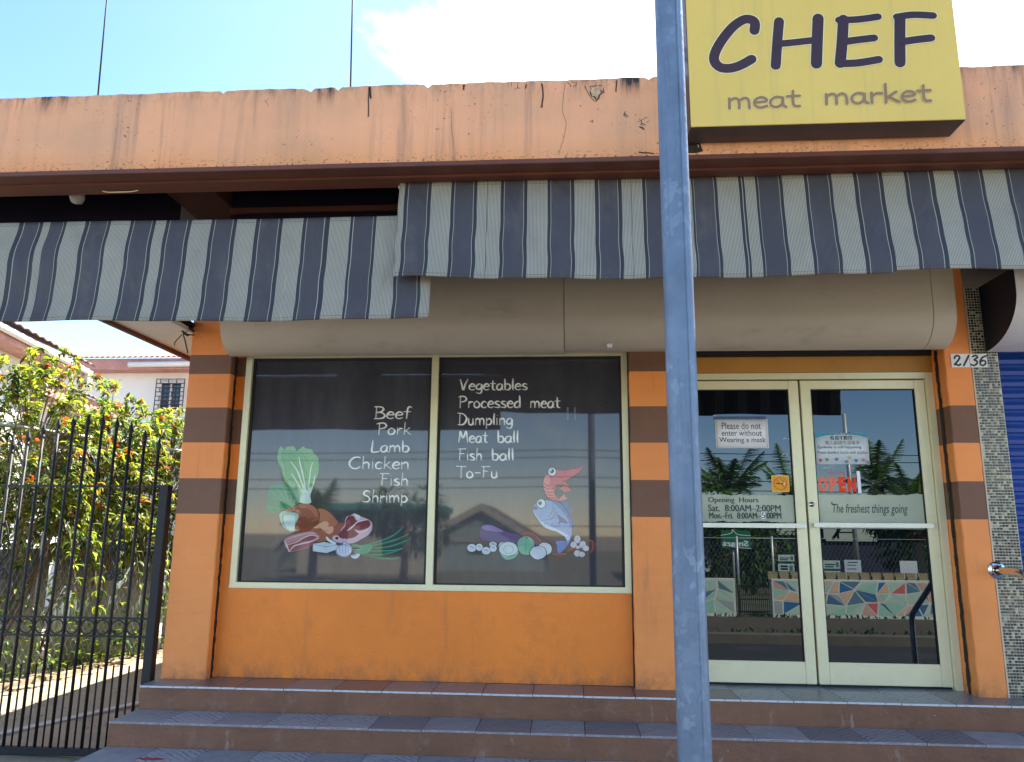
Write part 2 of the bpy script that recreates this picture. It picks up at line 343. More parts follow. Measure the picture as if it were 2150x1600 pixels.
G('t', .42, [(.2,.85),(.18,.3),(.22,.04),(.36,.02)], [(.02,.56),(.38,.58)])
G('u', .5, [(.08,.55),(.08,.16),(.2,.0),(.36,.12),(.38,.55)], [(.38,.4),(.42,.0)])
G('1', .4, [(.28,1),(.1,0)])
G('2', .66, [(.08,.72),(.12,.92),(.34,1),(.5,.82),(.38,.5),(.1,.1),(.25,.14),(.42,.02),(.6,.14)])
G('3', .6, [(.14,.9),(.36,1),(.5,.82),(.26,.56),(.48,.44),(.46,.16),(.26,.0),(.06,.1)])
G('6', .6, [(.5,.95),(.24,.8),(.08,.45),(.12,.1),(.3,.0),(.48,.16),(.46,.4),(.28,.5),(.12,.36)])
def smooth(pts, n=5, closed=False):
    P = [Vector(p) for p in pts]; L = len(P); out = []
    if L < 3: return P
    rng = range(L) if closed else range(L-1)
    for i in rng:
        a = P[(i-1) % L] if closed or i > 0 else P[i]; b = P[i]; c = P[(i+1) % L]; d = P[(i+2) % L] if closed or i+2 < L else c
        for k in range(n):
            t = k/n
            out.append(.5*((2*b) + (c-a)*t + (2*a-5*b+4*c-d)*t*t + (3*b-a-3*c+d)*t**3))
    if not closed: out.append(P[-1])
    return out
class Flat:
    """flat print on a plane Y=y; every layer lies a fifth of a millimetre nearer the viewer; side=-1 faces -Y, +1 faces +Y"""
    def __init__(s, y, side=-1, step=.00025): s.y = y; s.mb = MB(); s.side = side; s.step = step; s.k = 0
    def Y(s): s.k += 1; return s.y + s.side*s.step*s.k
    def fill(s, pts, m, rnd=0):           # pts are (x,z)
        y = s.Y(); p = smooth([Vector((a, b)) for a, b in pts], rnd, True) if rnd else [Vector(q) for q in pts]
        s.mb.poly([(q.x, y, q.y) for q in p], m)
    def stroke(s, pts, wd, m, taper=None, rnd=5, cap=True):
        y = s.Y(); p = smooth([Vector(q) for q in pts], rnd) if rnd else [Vector(q) for q in pts]
        L = len(p); l = []; r = []
        for i, q in enumerate(p):
            t = p[min(i+1, L-1)] - p[max(i-1, 0)]
            if t.length < 1e-9: t = Vector((1, 0))
            t.normalize(); nn = Vector((-t.y, t.x)); h = wd/2
            if taper: u = i/(L-1); h *= taper(u)
            l.append(q + nn*h); r.append(q - nn*h)
        e_ = s.side*s.step*.9/L; vs = [(q.x, y+e_*i, q.y) for i, q in enumerate(l)] + [(q.x, y+e_*i, q.y) for i, q in enumerate(r)]
        s.mb.add(vs, [(i, i+1, L+i+1, L+i) for i in range(L-1)], m)
        if cap:
            for q, u in ((p[0], 0), (p[-1], 1)):
                h = wd/2*(taper(u) if taper else 1); yy = y + s.side*s.step*.95
                s.mb.add([(q.x + h*math.cos(a*math.pi/5), yy, q.y + h*math.sin(a*math.pi/5)) for a in range(10)], [tuple(range(10))], m)
    def text(s, txt, x0, x1, z0, h, wd, m, brush=False, slant=0, mirror=False):
        tot = sum(LET[c][0] for c in txt); sx = (x1-x0)/tot; cx = 0
        for c in txt:
            wg, st = LET[c]
            for j, pl in enumerate(st):
                q = [(x0 + (cx + a + slant*b)*sx, z0 + b*h) for a, b in pl]
                if brush:
                    jx = random.uniform(-.012, .012)*h*2
                    q = [(a + jx*math.sin(3*i), b) for i, (a, b) in enumerate(q)]
                    q[0] = (q[0][0] + random.uniform(-.03,.03)*h, q[0][1] + random.uniform(0,.06)*h)
                    s.stroke(q, wd, m, lambda u: .55 + .65*math.sin(math.pi*min(1, u*1.05)), 5)
                    s.stroke([(a + wd*.75, b - wd*.4) for a, b in q], wd*.3, m, lambda u: .3 + math.sin(math.pi*u), 5)
                else: s.stroke(q, wd, m)
            cx += wg
    def font(s, txt, x0, x1, z0, z1, m, shear=0, bold=0, squeeze=True):
        cu = bpy.data.curves.new('t', 'FONT'); cu.body = txt; cu.shear = shear; cu.offset = bold; cu.resolution_u = 3
        ob = bpy.data.objects.new('t', cu); COL.objects.link(ob)
        dg = bpy.context.evaluated_depsgraph_get(); me = bpy.data.meshes.new_from_object(ob.evaluated_get(dg))
        xs = [v.co.x for v in me.vertices]; ys = [v.co.y for v in me.vertices]
        if xs:
            ax, bx, ay, by = min(xs), max(xs), min(ys), max(ys); y = s.Y()
            sgn = 1 if s.side < 0 else -1
            vs = []
            for v in me.vertices:
                u = (v.co.x-ax)/(bx-ax); 
                if sgn < 0: u = 1-u
                vs.append((x0 + u*(x1-x0), y, z0 + (v.co.y-ay)/(by-ay)*(z1-z0)))
            s.mb.add(vs, [tuple(p.vertices) for p in me.polygons], m)
        bpy.data.objects.remove(ob); bpy.data.meshes.remove(me); bpy.data.curves.remove(cu)
    def build(s, name, parent=None, label=None): return s.mb.build(name, parent, label=label)

PRINT = {}
def pm(r, g, b, film=True):               # ink on the window film (8-bit colour), under the same glass as the film
    k = (r, g, b, film)
    if k not in PRINT:
        c = [((v/255)**2.2) for v in (r, g, b)]
        PRINT[k] = mat('print_ink', c, .5, .08, 30, coat=1.0 if film else 0, crough=.02, spec=.2)
    return PRINT[k]

# ================================================================= SETTING
FZ = -.946                                  # podium floor
GZ = -1.43                                  # pavement
g = MB(); g.add([(-300,-300,-1.75),(300,-300,-1.75),(300,300,-1.75),(-300,300,-1.75)], [(0,1,2,3)], mat('dry_ground', (.22,.19,.13), .95, .2, .5)); g.build('ground', kind='structure')
g = MB(); g.box(-40, 40, -3.7, -.4, -1.7, GZ, m_conc); g.build('pavement', kind='structure')
g = MB(); g.box(-40, 40, -6.6, -3.7, -1.7, -1.60, m_asph); g.build('road', kind='structure')
g = MB(); g.box(-40, 40, -6.85, -6.6, -1.7, -1.47, mat('far_kerb', (.14,.115,.08), .9, .2, 4, .5, 30)); g.build('far_kerb', kind='structure')
m_dirt = mat('dirt_verge', (.085,.06,.04), .95, .3, 4, .8, 30, dirt=(.05,.07,.02), dscale=3, damt=.8)
g = MB(); g.box(-40, 40, -9.4, -6.85, -1.7, -1.50, m_dirt); g.build('far_pavement', kind='structure')
g = MB(); g.box(-40, 40, -60, -9.4, -1.7, -1.52, mat('far_yard', (.12,.11,.06), .95, .3, 2, .5, 20)); g.build('far_yard', kind='structure')
g = MB(); nx, ny = 46, 60
def al(i, j):
    x = -6.2 + 3.6*i/nx; y = -.4 + 12*j/ny
    return (x, y, GZ + .008*math.sin(5*x+2*y) + random.uniform(-.004,.004))
g.grid(al, nx, ny, m_alley, False); g.build('alley_ground', kind='structure')
g = MB(); a, b = Vector((-3.95,.43,GZ+.012)), Vector((-3.5,1.75,GZ+.012)); dx = Vector((.045,-.015,0))
pts = [(-6.2,-.42),( -3.95,.42),(-3.68,1.10),(-3.40,1.75),(-2.7,2.9)]
for i in range(len(pts)-1):
    p, q = Vector((*pts[i],0)), Vector((*pts[i+1],0)); t = (q-p).normalized(); n = Vector((-t.y,t.x,0))*.045
    g.add([(*(p+n).xy, GZ+.02),(*(p-n).xy, GZ+.02),(*(q-n).xy, GZ+.02),(*(q+n).xy, GZ+.02),(*(p+n).xy, GZ-.05),(*(p-n).xy, GZ-.05),(*(q-n).xy, GZ-.05),(*(q+n).xy, GZ-.05)], [(0,1,2,3),(0,4,5,1),(2,6,7,3),(1,5,6,2),(0,3,7,4)], mat('pale_kerb', (.45,.42,.36), .85, .15, 10, .3))
g.build('alley_edging', kind='structure')
random.seed(3)
g = MB(); m_peb = mat('pebble', (.30,.26,.19), .9, .2, 20, island=.5)
for _ in range(1500):
    y = random.uniform(.0, 5.5); x = random.uniform(-5.35, -3.1) + .22*(y-2); s = random.uniform(.004,.014); z = GZ+.004
    vs = [(x+s*random.uniform(.7,1.2)*math.cos(k*1.57+s*99), y+s*random.uniform(.7,1.2)*math.sin(k*1.57+s*99), z) for k in range(4)] + [(x, y, z+s*.8)]
    g.add(vs, [(0,1,4),(1,2,4),(2,3,4),(3,0,4)], m_peb)
g.build('gravel', kind='stuff')

# ================================================================= STEPS
st = empty('entrance_steps', (0,-.5,GZ), 'brown painted entrance steps with veined grey marble tile treads under the shop', 'steps')
XL, XR = -2.615, 5.2
g = MB()
def riser(y0, y1, z0, z1):
    nx = 150
    g.grid(lambda i, j: (XL + (XR-XL)*i/nx, y0 + .0025*math.sin(i*1.3+j)*(1 if 0 < j < 4 else .3), z0 + (z1-z0)*j/4), nx, 4, m_riser, True)
    g.add([(XL,y0,z0),(XL,y1,z0),(XL,y1,z1),(XL,y0,z1)], [(0,3,2,1)], m_riser)
TH = .012
for y0, y1, z0, z1 in ((-.21,.6,-1.087,FZ-TH),(-.504,-.2,-1.222,-1.087-TH),(-.80,-.5,-1.36,-1.222-TH),(-1.1,-.79,GZ-.02,-1.36-TH)):
    riser(y0, y1, z0 - .02, z1)
    g.box(XL+.001, XR, y0+.012, y1, z0-.02, z1-.002, m_grout)
g.build('riser', st)
m_edge2 = mat('worn_tile_edge', (.30,.25,.25), .6, .3, 30, .3, 60, dirt=(.62,.60,.58), dscale=16, damt=.8)
def tile_mesh(wd, dp, k, me_=None):
    me_ = me_ or m_tileedge
    b = MB(); h = TH
    for nm in (0,):
        x0, x1, y0, y1 = -wd/2, wd/2, 0, dp
        e = .0015
        b.add([(x0,y0,0),(x1,y0,0),(x1,y0,h-e),(x0,y0,h-e)], [(0,1,2,3)], me_)
        b.add([(x0,y0,h-e),(x1,y0,h-e),(x1,y0+e,h),(x0,y0+e,h),(x1,y1,h),(x0,y1,h),(x0,y1,0),(x1,y1,0),(x0,y0,0),(x1,y0,0)], [(0,1,2,3),(3,2,4,5),(5,4,7,6),(1,9,7,4,2),(8,0,3,5,6)], m_marb[k])
    me = bpy.data.meshes.new('tile'); me.from_pydata(b.v, [], b.f)
    for m in b.mats: me.materials.append(m)
    me.polygons.foreach_set('material_index', b.mi); me.update(); return me
PW = .302
for (y0, y1, z, off) in ((-.216,.09,FZ,.12),(.094,.62,FZ,.12),(-.51,-.212,-1.087,0),(-.806,-.506,-1.222,.07),(-1.106,-.802,-1.36,.2)):
    ms = [tile_mesh(PW-.004, y1-y0-.003, k, m_tileedge if z > -1 else m_edge2) for k in range(4)]
    x = XL - .004 + PW/2; i = 0
    first = True
    while x < XR:
        if y0 > .05 and x < .72: x += PW; i += 1; continue
        if y0 < -.2 and y0 > -.3: k = random.choice((2,3,3,2)) if x < .9 else random.choice((0,2,2,0))
        elif z < -1.2: k = (0,1)[i % 2]
        else: k = random.choice((0,1,(0,1,2)[i % 3],2)) if x > -1.9 else (0,1)[i % 2]
        o = link('tile', ms[k], st, loc=(0,0,0))
        o.location = Vector((x, y0, z-TH+random.uniform(-.0008,.0008))) - st.location
        x += PW; i += 1

# ================================================================= SHOP BUILDING
shop = empty('shop_building', (0,0,GZ), 'single storey shop with orange and brown banded pillars and stained salmon parapet', 'building')
ZB = [1.185, 1.05, .815, .575, .333, .098]   # paint bands: brown between 0-1, 2-3, 4-5
def zlayers(lo, hi, first=None):
    cuts = [z for z in ZB if lo < z < hi]; zs = [hi] + cuts + [lo]
    out = []
    for i in range(len(zs)-1):
        mid = (zs[i]+zs[i+1])/2
        br = (ZB[1] < mid < ZB[0]) or (ZB[3] < mid < ZB[2]) or (ZB[5] < mid < ZB[4])
        out.append((zs[i+1], zs[i], br))
    return out
def banded(mb, x0, x1, y0, y1, lo, hi, topbrown=True, bv=.006):
    """a rendered pillar, its corner arris slightly uneven, painted in bands"""
    n = 14
    for z0, z1, br in zlayers(lo, hi):
        if not topbrown and z0 > 1.0: br = False
        m = m_brown if br else m_pillar
        k = max(1, int((z1-z0)/.05))
        def jit(z, s): return .0012*math.sin(z*37+s) + .0008*math.sin(z*91+2*s)
        prof = [(x0,y1),(x0,y0+bv),(x0+bv,y0),(x1-bv,y0),(x1,y0+bv),(x1,y1)]
        def fn(i, j):
            z = z0 + (z1-z0)*j/k; px, py = prof[i]
            if 0 < i < 5: px += jit(z, i); py += jit(z, i+3)
            return (px, py, z)
        mb.grid(fn, 5, k, m, False)
g = MB(); banded(g, -2.605, -2.303, 0, .35, FZ, 1.748); g.build('pillar', shop, label='left pillar in orange and brown bands')
g = MB(); banded(g, .423, .70, 0, .3, FZ, 1.748); g.build('pillar', shop, label='middle pillar behind the lamp pole')
g = MB(); banded(g, 2.452, 2.617, 0, .35, FZ, 1.748, False); g.build('pillar', shop, label='right pillar beside the mosaic strip')
# banded return between left pillar and window, door side return
g = MB()
for z0, z1, br in zlayers(FZ, 1.6): g.box(-2.303, -2.236, .10, .3, z0, z1, m_brown if br else m_wall)
g.build('window_reveal', shop)
g = MB(); g.box(-2.236, .423, .10, .3, FZ, -.386, m_wall); g.build('wall', shop, label='deep orange wall below the window')
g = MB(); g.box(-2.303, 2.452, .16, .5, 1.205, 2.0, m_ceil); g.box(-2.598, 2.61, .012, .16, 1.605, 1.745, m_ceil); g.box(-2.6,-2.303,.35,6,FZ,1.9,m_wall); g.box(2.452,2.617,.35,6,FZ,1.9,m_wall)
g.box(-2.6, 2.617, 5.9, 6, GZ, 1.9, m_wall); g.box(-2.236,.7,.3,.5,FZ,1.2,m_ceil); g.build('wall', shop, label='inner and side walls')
# the black shutter guides in the reveals, ragged edged
def track(x, y0, y1, s):
    g = MB(); n = 60
    for i in range(n):
        z0 = FZ + (1.2-FZ)*i/n; z1 = FZ + (1.2-FZ)*(i+1)/n
        a = y0 + random.uniform(-.004,.004); b = y1 + random.uniform(-.005,.005)
        xo = x + s*.004
        g.add([(xo,a,z0),(xo,b,z0),(xo,b,z1),(xo,a,z1)], [(0,1,2,3) if s < 0 else (0,3,2,1)], m_reveal_gap)
        if s > 0: pass
    g.add([(x+s*.004,y0,FZ),(x+s*.004,y1,FZ),(x,y1,FZ),(x,y0,FZ)], [(0,1,2,3)], m_reveal_gap)
    g.build('shutter_guide', shop)
track(-2.303, .058, .088, 1); track(2.452, .085, .125, -1)
g = MB(); g.box(.421-.004, .4225, .05, .095, FZ, 1.2, m_reveal_gap); g.build('shutter_guide', shop)
# ochre transom
g = MB(); g.box(.70, 2.452, .17, .3, 1.072, 1.30, m_ochre, .004); g.box(.70,2.452,.165,.17,1.18,1.21,m_reveal_gap); g.build('transom', shop)

# canopy
CY0, CY1 = -1.9, -1.73
g = MB(); nx = 520; X0, X1 = -3.4, 6.0
random.seed(11); prof = []
h = 0
for i in range(nx+1):
    h = h*.8 + random.uniform(-.0022,.0022)
    d = -random.uniform(.008,.022) if random.random() < .035 else 0
    prof.append(1.992 + h + d)
def ff(i, j):
    x = X0 + (X1-X0)*i/nx
    z = [1.612, 1.615, 1.75, 1.85, 1.93, None][j]
    if z is None: z = prof[i]
    y = CY0 + (.0012*math.sin(x*9+j) if j < 5 else .004)
    if j == 0: y += .004
    return (x, y, z)
g.grid(ff, nx, 5, m_fascia, True)
g.grid(lambda i, j: (X0+(X1-X0)*i/nx, CY0 + .004 + (CY1-CY0)*j, prof[i]), nx, 1, m_fascia, False)
g.quad((X0,CY0,1.61),(X0,CY1,1.61),(X0,CY1,1.99),(X0,CY0,1.99), m_fascia)
g.build('parapet', shop)
g = MB(); g.box(X0, X1, CY0+.002, CY0+.085, 1.590, 1.6115, m_beam, .002); g.box(X0, X1, CY0+.088, CY1, 1.580, 1.6115, m_beam, .002)
g.box(X0, X1, CY1, CY1+.02, 1.58, 1.75, m_beam); g.build('beam', shop, label='maroon soffit beam under the parapet')
g = MB(); g.box(X0, X1, CY1+.02, -.001, 1.75, 1.86, m_ceil); g.box(-2.62, X1, 0, 6, 1.75, 1.86, m_ceil); g.build('ceiling', shop)
for xa_, xb_ in ((-3.2,-1.94),(-1.68,-.72)):
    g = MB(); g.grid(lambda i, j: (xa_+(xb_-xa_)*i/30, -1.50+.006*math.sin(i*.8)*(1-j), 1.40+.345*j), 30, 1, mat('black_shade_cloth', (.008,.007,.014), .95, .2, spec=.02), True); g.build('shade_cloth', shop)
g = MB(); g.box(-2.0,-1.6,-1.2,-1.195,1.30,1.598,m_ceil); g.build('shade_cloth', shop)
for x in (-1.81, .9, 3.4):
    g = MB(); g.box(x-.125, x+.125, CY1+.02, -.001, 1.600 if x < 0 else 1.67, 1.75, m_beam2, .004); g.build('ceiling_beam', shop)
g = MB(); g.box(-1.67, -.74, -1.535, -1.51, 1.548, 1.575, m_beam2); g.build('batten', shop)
# peeled plaster patches and cracks on the parapet: shallow raised flakes
m_scar = mat('bare_plaster', (.58,.38,.22), .85, .35, 40, .6, 90, dirt=(.3,.17,.1), dscale=30, damt=.7); m_crack = mat('crack_dark', (.03,.018,.015), .9, .3, 40)
def patch(pts, rim=True):
    f = Flat(CY0-.0016, -1, .0006); q = [(at(700+x/2.8667, 120+y/2.8667, CY0).x, at(700+x/2.8667, 120+y/2.8667, CY0).z) for x, y in pts]
    if rim: f.fill(q, m_scar)
    q2 = q + [q[0]]
    for i in range(len(q2)-1):
        a, b = Vector(q2[i]), Vector(q2[i+1]); m_ = (a+b)/2 + Vector((random.uniform(-.006,.006), random.uniform(-.006,.006)))
        if random.random() < .8: f.stroke([a, m_, b], random.uniform(.0012,.0045), m_crack, lambda u: .3+math.sin(math.pi*u), 3, False)
    return f
def cracks(lst):
    f = Flat(CY0-.0016, -1, .0004)
    for pl, wd in lst:
        q = [(at(700+x/2.8667, 120+y/2.8667, CY0).x, at(700+x/2.8667, 120+y/2.8667, CY0).z) for x, y in pl]
        q3 = []
        for i in range(len(q)-1):
            a, b = Vector(q[i]), Vector(q[i+1])
            for k in range(3): q3.append(a + (b-a)*k/3 + Vector((random.uniform(-.0015,.0015), random.uniform(-.002,.002))))
        q3.append(Vector(q[-1])); f.stroke(q3, wd, m_crack, None, 0, False)
    return f
patch([(1540,178),(1590,172),(1606,195),(1596,228),(1580,262),(1556,238),(1545,205)], True).build('plaster_patch', shop)
lst = [([(1512,170),(1530,215),(1555,250),(1578,270),(1600,248),(1612,210)], .0028), ([(706,300),(712,450),(725,500),(728,625)], .0010), ([(1395,160),(1375,310),(1402,400),(1385,500),(1355,590)], .0012),
 ([(1255,160),(1262,230),(1255,305)], .006), ([(213,180),(212,290),(210,360)], .0045), ([(218,178),(226,250)], .008), ([(783,165),(785,200)], .006), ([(1160,160),(1157,190)], .005), ([(1705,140),(1700,210)], .005), ([(1838,575),(1930,583)], .006)]
for c_ in lst: cracks([c_]).build('crack', shop)
# big black scar beside the sign
f = Flat(CY0-.0016, -1, .0004)
f.fill([(at(x, y, CY0).x, at(x, y, CY0).z) for x, y in ((1438,140),(1450,150),(1452,230),(1458,285),(1474,292),(1470,302),(1476,318),(1462,322),(1444,322),(1440,290),(1436,230))], m_crack)
for _ in range(26):
    x = random.uniform(1440,1472); y = random.uniform(170,316); p = at(x, y, CY0); f.stroke([(p.x,p.z),(p.x+random.uniform(-.006,.006),p.z+random.uniform(.004,.02))], random.uniform(.002,.005), m_scar, None, 0, False)
f.build('plaster_patch', shop, label='black scar in the render beside the yellow sign')

# lower side eave over the alley
m_soffit = mat('white_soffit', (.60,.60,.55), .7, .1, 3, .1)
g = MB()
def slab(x0,x1,y0,y1,za,zb,th,m): g.add([(x0,y0,za),(x1,y0,za),(x1,y1,zb),(x0,y1,zb),(x0,y0,za+th),(x1,y0,za+th),(x1,y1,zb+th),(x0,y1,zb+th)], [(0,3,2,1),(4,5,6,7),(0,1,5,4),(2,3,7,6),(0,4,7,3),(1,2,6,5)], m)
slab(-2.99,-2.606,-.42,6,1.345,1.355,.03,m_soffit)
slab(-3.02,-2.992,-.43,6.02,1.318,1.328,.05,m_beam)
slab(-3.045,-3.022,-.44,6.03,1.345,1.355,.05,m_signside)
slab(-3.06,-2.606,-.45,6.04,1.40,1.41,.02,m_beam)
g.build('eave', shop, label='side eave with white soffit and maroon edge boards')

# window
win = MB()
WZ0, WZ1 = -.384, 1.21
win = link('window', None, shop); win['label'] = 'shop window of two dark panes in a champagne frame'
fr = MB()
def frame_bar(mb, x0, x1, z0, z1, y0=.085, y1=.14, m=m_cream): mb.box(x0, x1, y0, y1, z0, z1, m, .003)
frame_bar(fr, -2.235, .4225, WZ0, WZ0+.038); frame_bar(fr, -2.235, .4225, WZ1-.03, WZ1+.01)
frame_bar(fr, -2.235, -2.19, WZ0+.038, WZ1-.03); frame_bar(fr, .378, .4225, WZ0+.038, WZ1-.03); frame_bar(fr, -.918, -.870, WZ0+.038, WZ1-.03)
fr.box(-2.235,.4225,.078,.085,WZ0+.004,WZ0+.016,m_cream,.001)
fr.build('frame', win)
gk = MB()
for x0, x1 in ((-2.19,-.918),(-.870,.378)):
    gk.box(x0, x0+.016, .108, .118, WZ0+.038, WZ1-.03, m_rubber); gk.box(x1-.016, x1, .108, .118, WZ0+.038, WZ1-.03, m_rubber); gk.box(x0+.016, x1-.016, .108, .118, WZ1-.046, WZ1-.03, m_rubber); gk.box(x0+.016,x1-.016,.108,.118,WZ0+.038,WZ0+.046,m_rubber)
gk.build('gasket', win)
m_film = mat('dark_window_film', (.044,.042,.053), .6, .12, 2, coat=1.0, crough=.03, spec=.1)
m_film.node_tree.nodes['Principled BSDF'].inputs['Coat IOR'].default_value = 1.6
overlay(m_film, (.12,.12,.14), lambda nt, co: mathn(nt, 'MULTIPLY', noisef(nt, co, 160, (1,1,1), .45, .75, 2, .6), .35))
overlay(m_film, (.13,.135,.15), lambda nt, co: mathn(nt, 'MULTIPLY', noisef(nt, co, 2.4, (1,1,.35), .42, .75, 8, .7), .35))
for x0, x1 in ((-2.19,-.918),(-.870,.378)):
    g = MB(); g.box(x0, x1, .119, .128, WZ0+.03, WZ1-.025, m_film); g.build('pane', win)
PY = .1185
wt = pm(236,236,232)
def ptext(fl, txt, x0, x1, ybase, cap, wd=.0084):
    a = at(x0, ybase, PY); b = at(x1, ybase, PY); c = at(x0, ybase-cap, PY)
    fl.text(txt, a.x, b.x, a.z, c.z-a.z, wd, wt, True)
for t, x0, x1, yb, cp in (('Beef',785,864,879,25),('Pork',791,863,912,24),('Lamb',777,860,949,24),('Chicken',731,860,984,25),('Fish',797,858,1019,25),('Shrimp',760,856,1054,24)): fl = Flat(PY, -1, .00005); ptext(fl, t, x0, x1, yb, cp); fl.build('word', win, label='chalk style word ' + t)
for t, x0, x1, yb, cp in (('Vegetables',964,1108,819,23),('Processed',962,1094,856,24),('meat',1112,1177,856,24),('Dumpling',961,1077,892,24),('Meat',961,1025,929,24),('ball',1043,1090,929,24),('Fish',961,1013,966,24),('ball',1031,1080,966,24),('To-Fu',958,1046,1003,24)): fl = Flat(PY, -1, .00005); ptext(fl, t, x0, x1, yb, cp); fl.build('word', win, label='chalk style words ' + t)
class Pic(Flat):
    def __init__(s, ox, oy, sc): super().__init__(PY, -1, .00006); s.o = (ox, oy, sc)
    def q(s, pts):
        ox, oy, sc = s.o; r = []
        for x, y in pts: p = at(ox + x/sc, oy + y/sc, PY); r.append((p.x, p.z))
        return r
    def A(s, pts, c, r=4): s.fill(s.q(pts), pm(*c), r)
    def L(s, pts, c, wpx=1.2, r=4, tp=True): s.stroke(s.q(pts), wpx*.0032, pm(*c), (lambda u: .35+.75*math.sin(math.pi*u)) if tp else None, r, False)
    def O(s, cx, cy, rx, ry, c, n=20): s.fill(s.q([(cx+rx*math.cos(2*math.pi*k/n), cy+ry*math.sin(2*math.pi*k/n)) for k in range(n)]), pm(*c), 0)
    def Oo(s, cx, cy, rx, ry, c, wpx=1, n=22): s.stroke(s.q([(cx+rx*math.cos(2*math.pi*k/n), cy+ry*math.sin(2*math.pi*k/n)) for k in range(n+1)]), wpx*.0032, pm(*c), None, 0, False)
INK = (30,30,40)
# left picture: greens
p = Pic(480, 720, 3.077)
p.A([(240,1055),(262,1030),(250,990),(262,940),(300,915),(345,912),(400,915),(440,935),(462,965),(470,1010),(450,1060),(400,1085),(350,1082),(300,1098),(255,1095)], (58,128,96))
for e in ((262,950),(300,925),(350,925),(400,935),(445,965),(250,1060)): p.L([(390,1075),((390+e[0])/2+10,(1075+e[1])/2),e], (85,160,110), 1.3)
p.A([(333,672),(345,674),(362,690),(375,672),(400,668),(425,672),(440,700),(452,690),(470,678),(488,666),(500,682),(540,690),(552,715),(578,740),(584,800),(578,850),(560,890),(545,930),(520,945),(515,1032),(475,1030),(458,1000),(440,925),(415,935),(372,905),(350,860),(345,815),(325,780),(315,745),(322,700)], (118,170,112))
p.A([(352,690),(345,740),(365,800),(375,850),(405,890),(445,918),(500,900),(490,850),(480,790),(455,720),(440,700),(400,690)], (104,158,102))
for l in ([(500,1030),(480,930),(445,830),(400,765)],[(505,1020),(490,900),(462,780),(455,735)],[(510,1010),(520,900),(532,810),(545,770)],[(495,1025),(470,950),(430,880),(405,840)],[(518,1000),(545,920),(560,850)]): p.L(l, (210,225,195), 2.6)
for l in ([(458,720),(480,760),(490,820),(505,850),(503,900)],[(350,690),(345,745),(365,800),(378,870),(420,905)],[(455,695),(490,735),(505,775)]): p.L(l, (60,110,70), .8)
p.A([(462,1030),(470,980),(480,930),(492,900),(500,940),(512,960),(520,940),(535,930),(528,990),(530,1035)], (196,215,205)); p.L([(470,1030),(480,960)], (90,130,110), .8); p.L([(505,1030),(502,960)], (90,130,110), .8); p.L([(520,1030),(524,960)], (90,130,110), .8)
p.build('vegetable_print', win, label='green lettuce and chard printed on the left pane')
p = Pic(560, 1040, 6.719)
p.A([(180,270),(230,222),(300,235),(380,240),(440,260),(460,300),(440,350),(405,400),(415,480),(380,505),(320,505),(260,470),(210,410),(190,340)], (150,190,170)); p.A([(250,290),(330,280),(400,300),(395,380),(390,470),(330,490),(270,440),(240,370)], (185,212,205)); p.L([(235,240),(225,330),(260,450)], (80,130,110), 1)
p.build('bulb_print', win, label='pale pak choi base printed on the left pane')
p.mb = MB()
# roast chicken
p.A([(340,205),(400,140),(460,115),(560,112),(640,130),(700,180),(760,180),(840,205),(920,260),(1000,360),(1060,385),(1130,380),(1100,470),(1000,560),(940,620),(860,640),(700,660),(560,620),(470,560),(410,500),(395,440),(420,370),(450,310),(440,260),(380,235)], (150,84,66))
p.A([(250,205),(290,190),(330,175),(365,190),(400,215),(370,230),(310,235),(262,222)], (185,120,100))
p.A([(455,310),(520,300),(600,330),(650,370),(740,350),(700,430),(650,480),(560,520),(480,540),(420,510),(400,450),(420,380)], (126,62,46))
p.A([(720,190),(780,185),(850,220),(930,280),(1000,370),(960,430),(900,440),(860,380),(800,370),(740,350),(745,270)], (172,108,84))
p.A([(460,130),(560,118),(640,140),(700,200),(720,270),(700,310),(640,230),(560,180),(470,180)], (172,105,84))
p.A([(660,460),(720,420),(790,372),(850,370),(880,410),(870,440),(920,435),(945,470),(930,520),(880,550),(840,545),(790,500),(750,465)], (212,160,128))
p.A([(720,520),(790,500),(880,550),(920,560),(900,640),(840,640),(760,620)], (150,90,66))
p.A([(610,320),(650,308),(678,325),(650,345),(615,340)], (120,70,55))
p.L([(700,180),(740,250),(745,330),(700,400)], (84,40,34), 1.2); p.L([(340,205),(420,130),(560,108),(690,165),(720,185),(840,200),(1000,360)], (60,32,30), 1.1); p.L([(720,430),(790,490),(870,500)], (110,66,48), 1); p.L([(1000,360),(1080,310),(1130,290)], (60,40,40), .8)
p.build('chicken_print', win, label='brown roast chicken printed on the left pane')
p.mb = MB()
p.A([(1000,370),(1060,310),(1130,285),(1150,330),(1100,380),(1050,390)], (70,72,80))
p.A([(1105,360),(1130,300),(1180,285),(1230,256),(1270,268),(1330,300),(1360,310),(1440,345),(1490,400),(1488,490),(1440,560),(1340,620),(1210,680),(1100,685),(1000,670),(930,625),(945,570),(1020,560),(1050,480),(1100,420)], (196,170,182))
p.A([(1115,365),(1150,300),(1220,290),(1260,350),(1290,365),(1230,410),(1170,460),(1130,505),(1200,470),(1260,400),(1330,370),(1430,350),(1465,400),(1440,450),(1380,480),(1300,495),(1240,480),(1300,530),(1240,590),(1120,615),(1040,600),(1010,560),(1060,490),(1110,430)], (118,52,62))
p.O(1150,385,32,28,(150,92,100)); p.O(1150,385,16,13,(118,52,62)); p.O(990,605,40,34,(215,195,200)); p.O(990,605,26,22,(90,36,44))
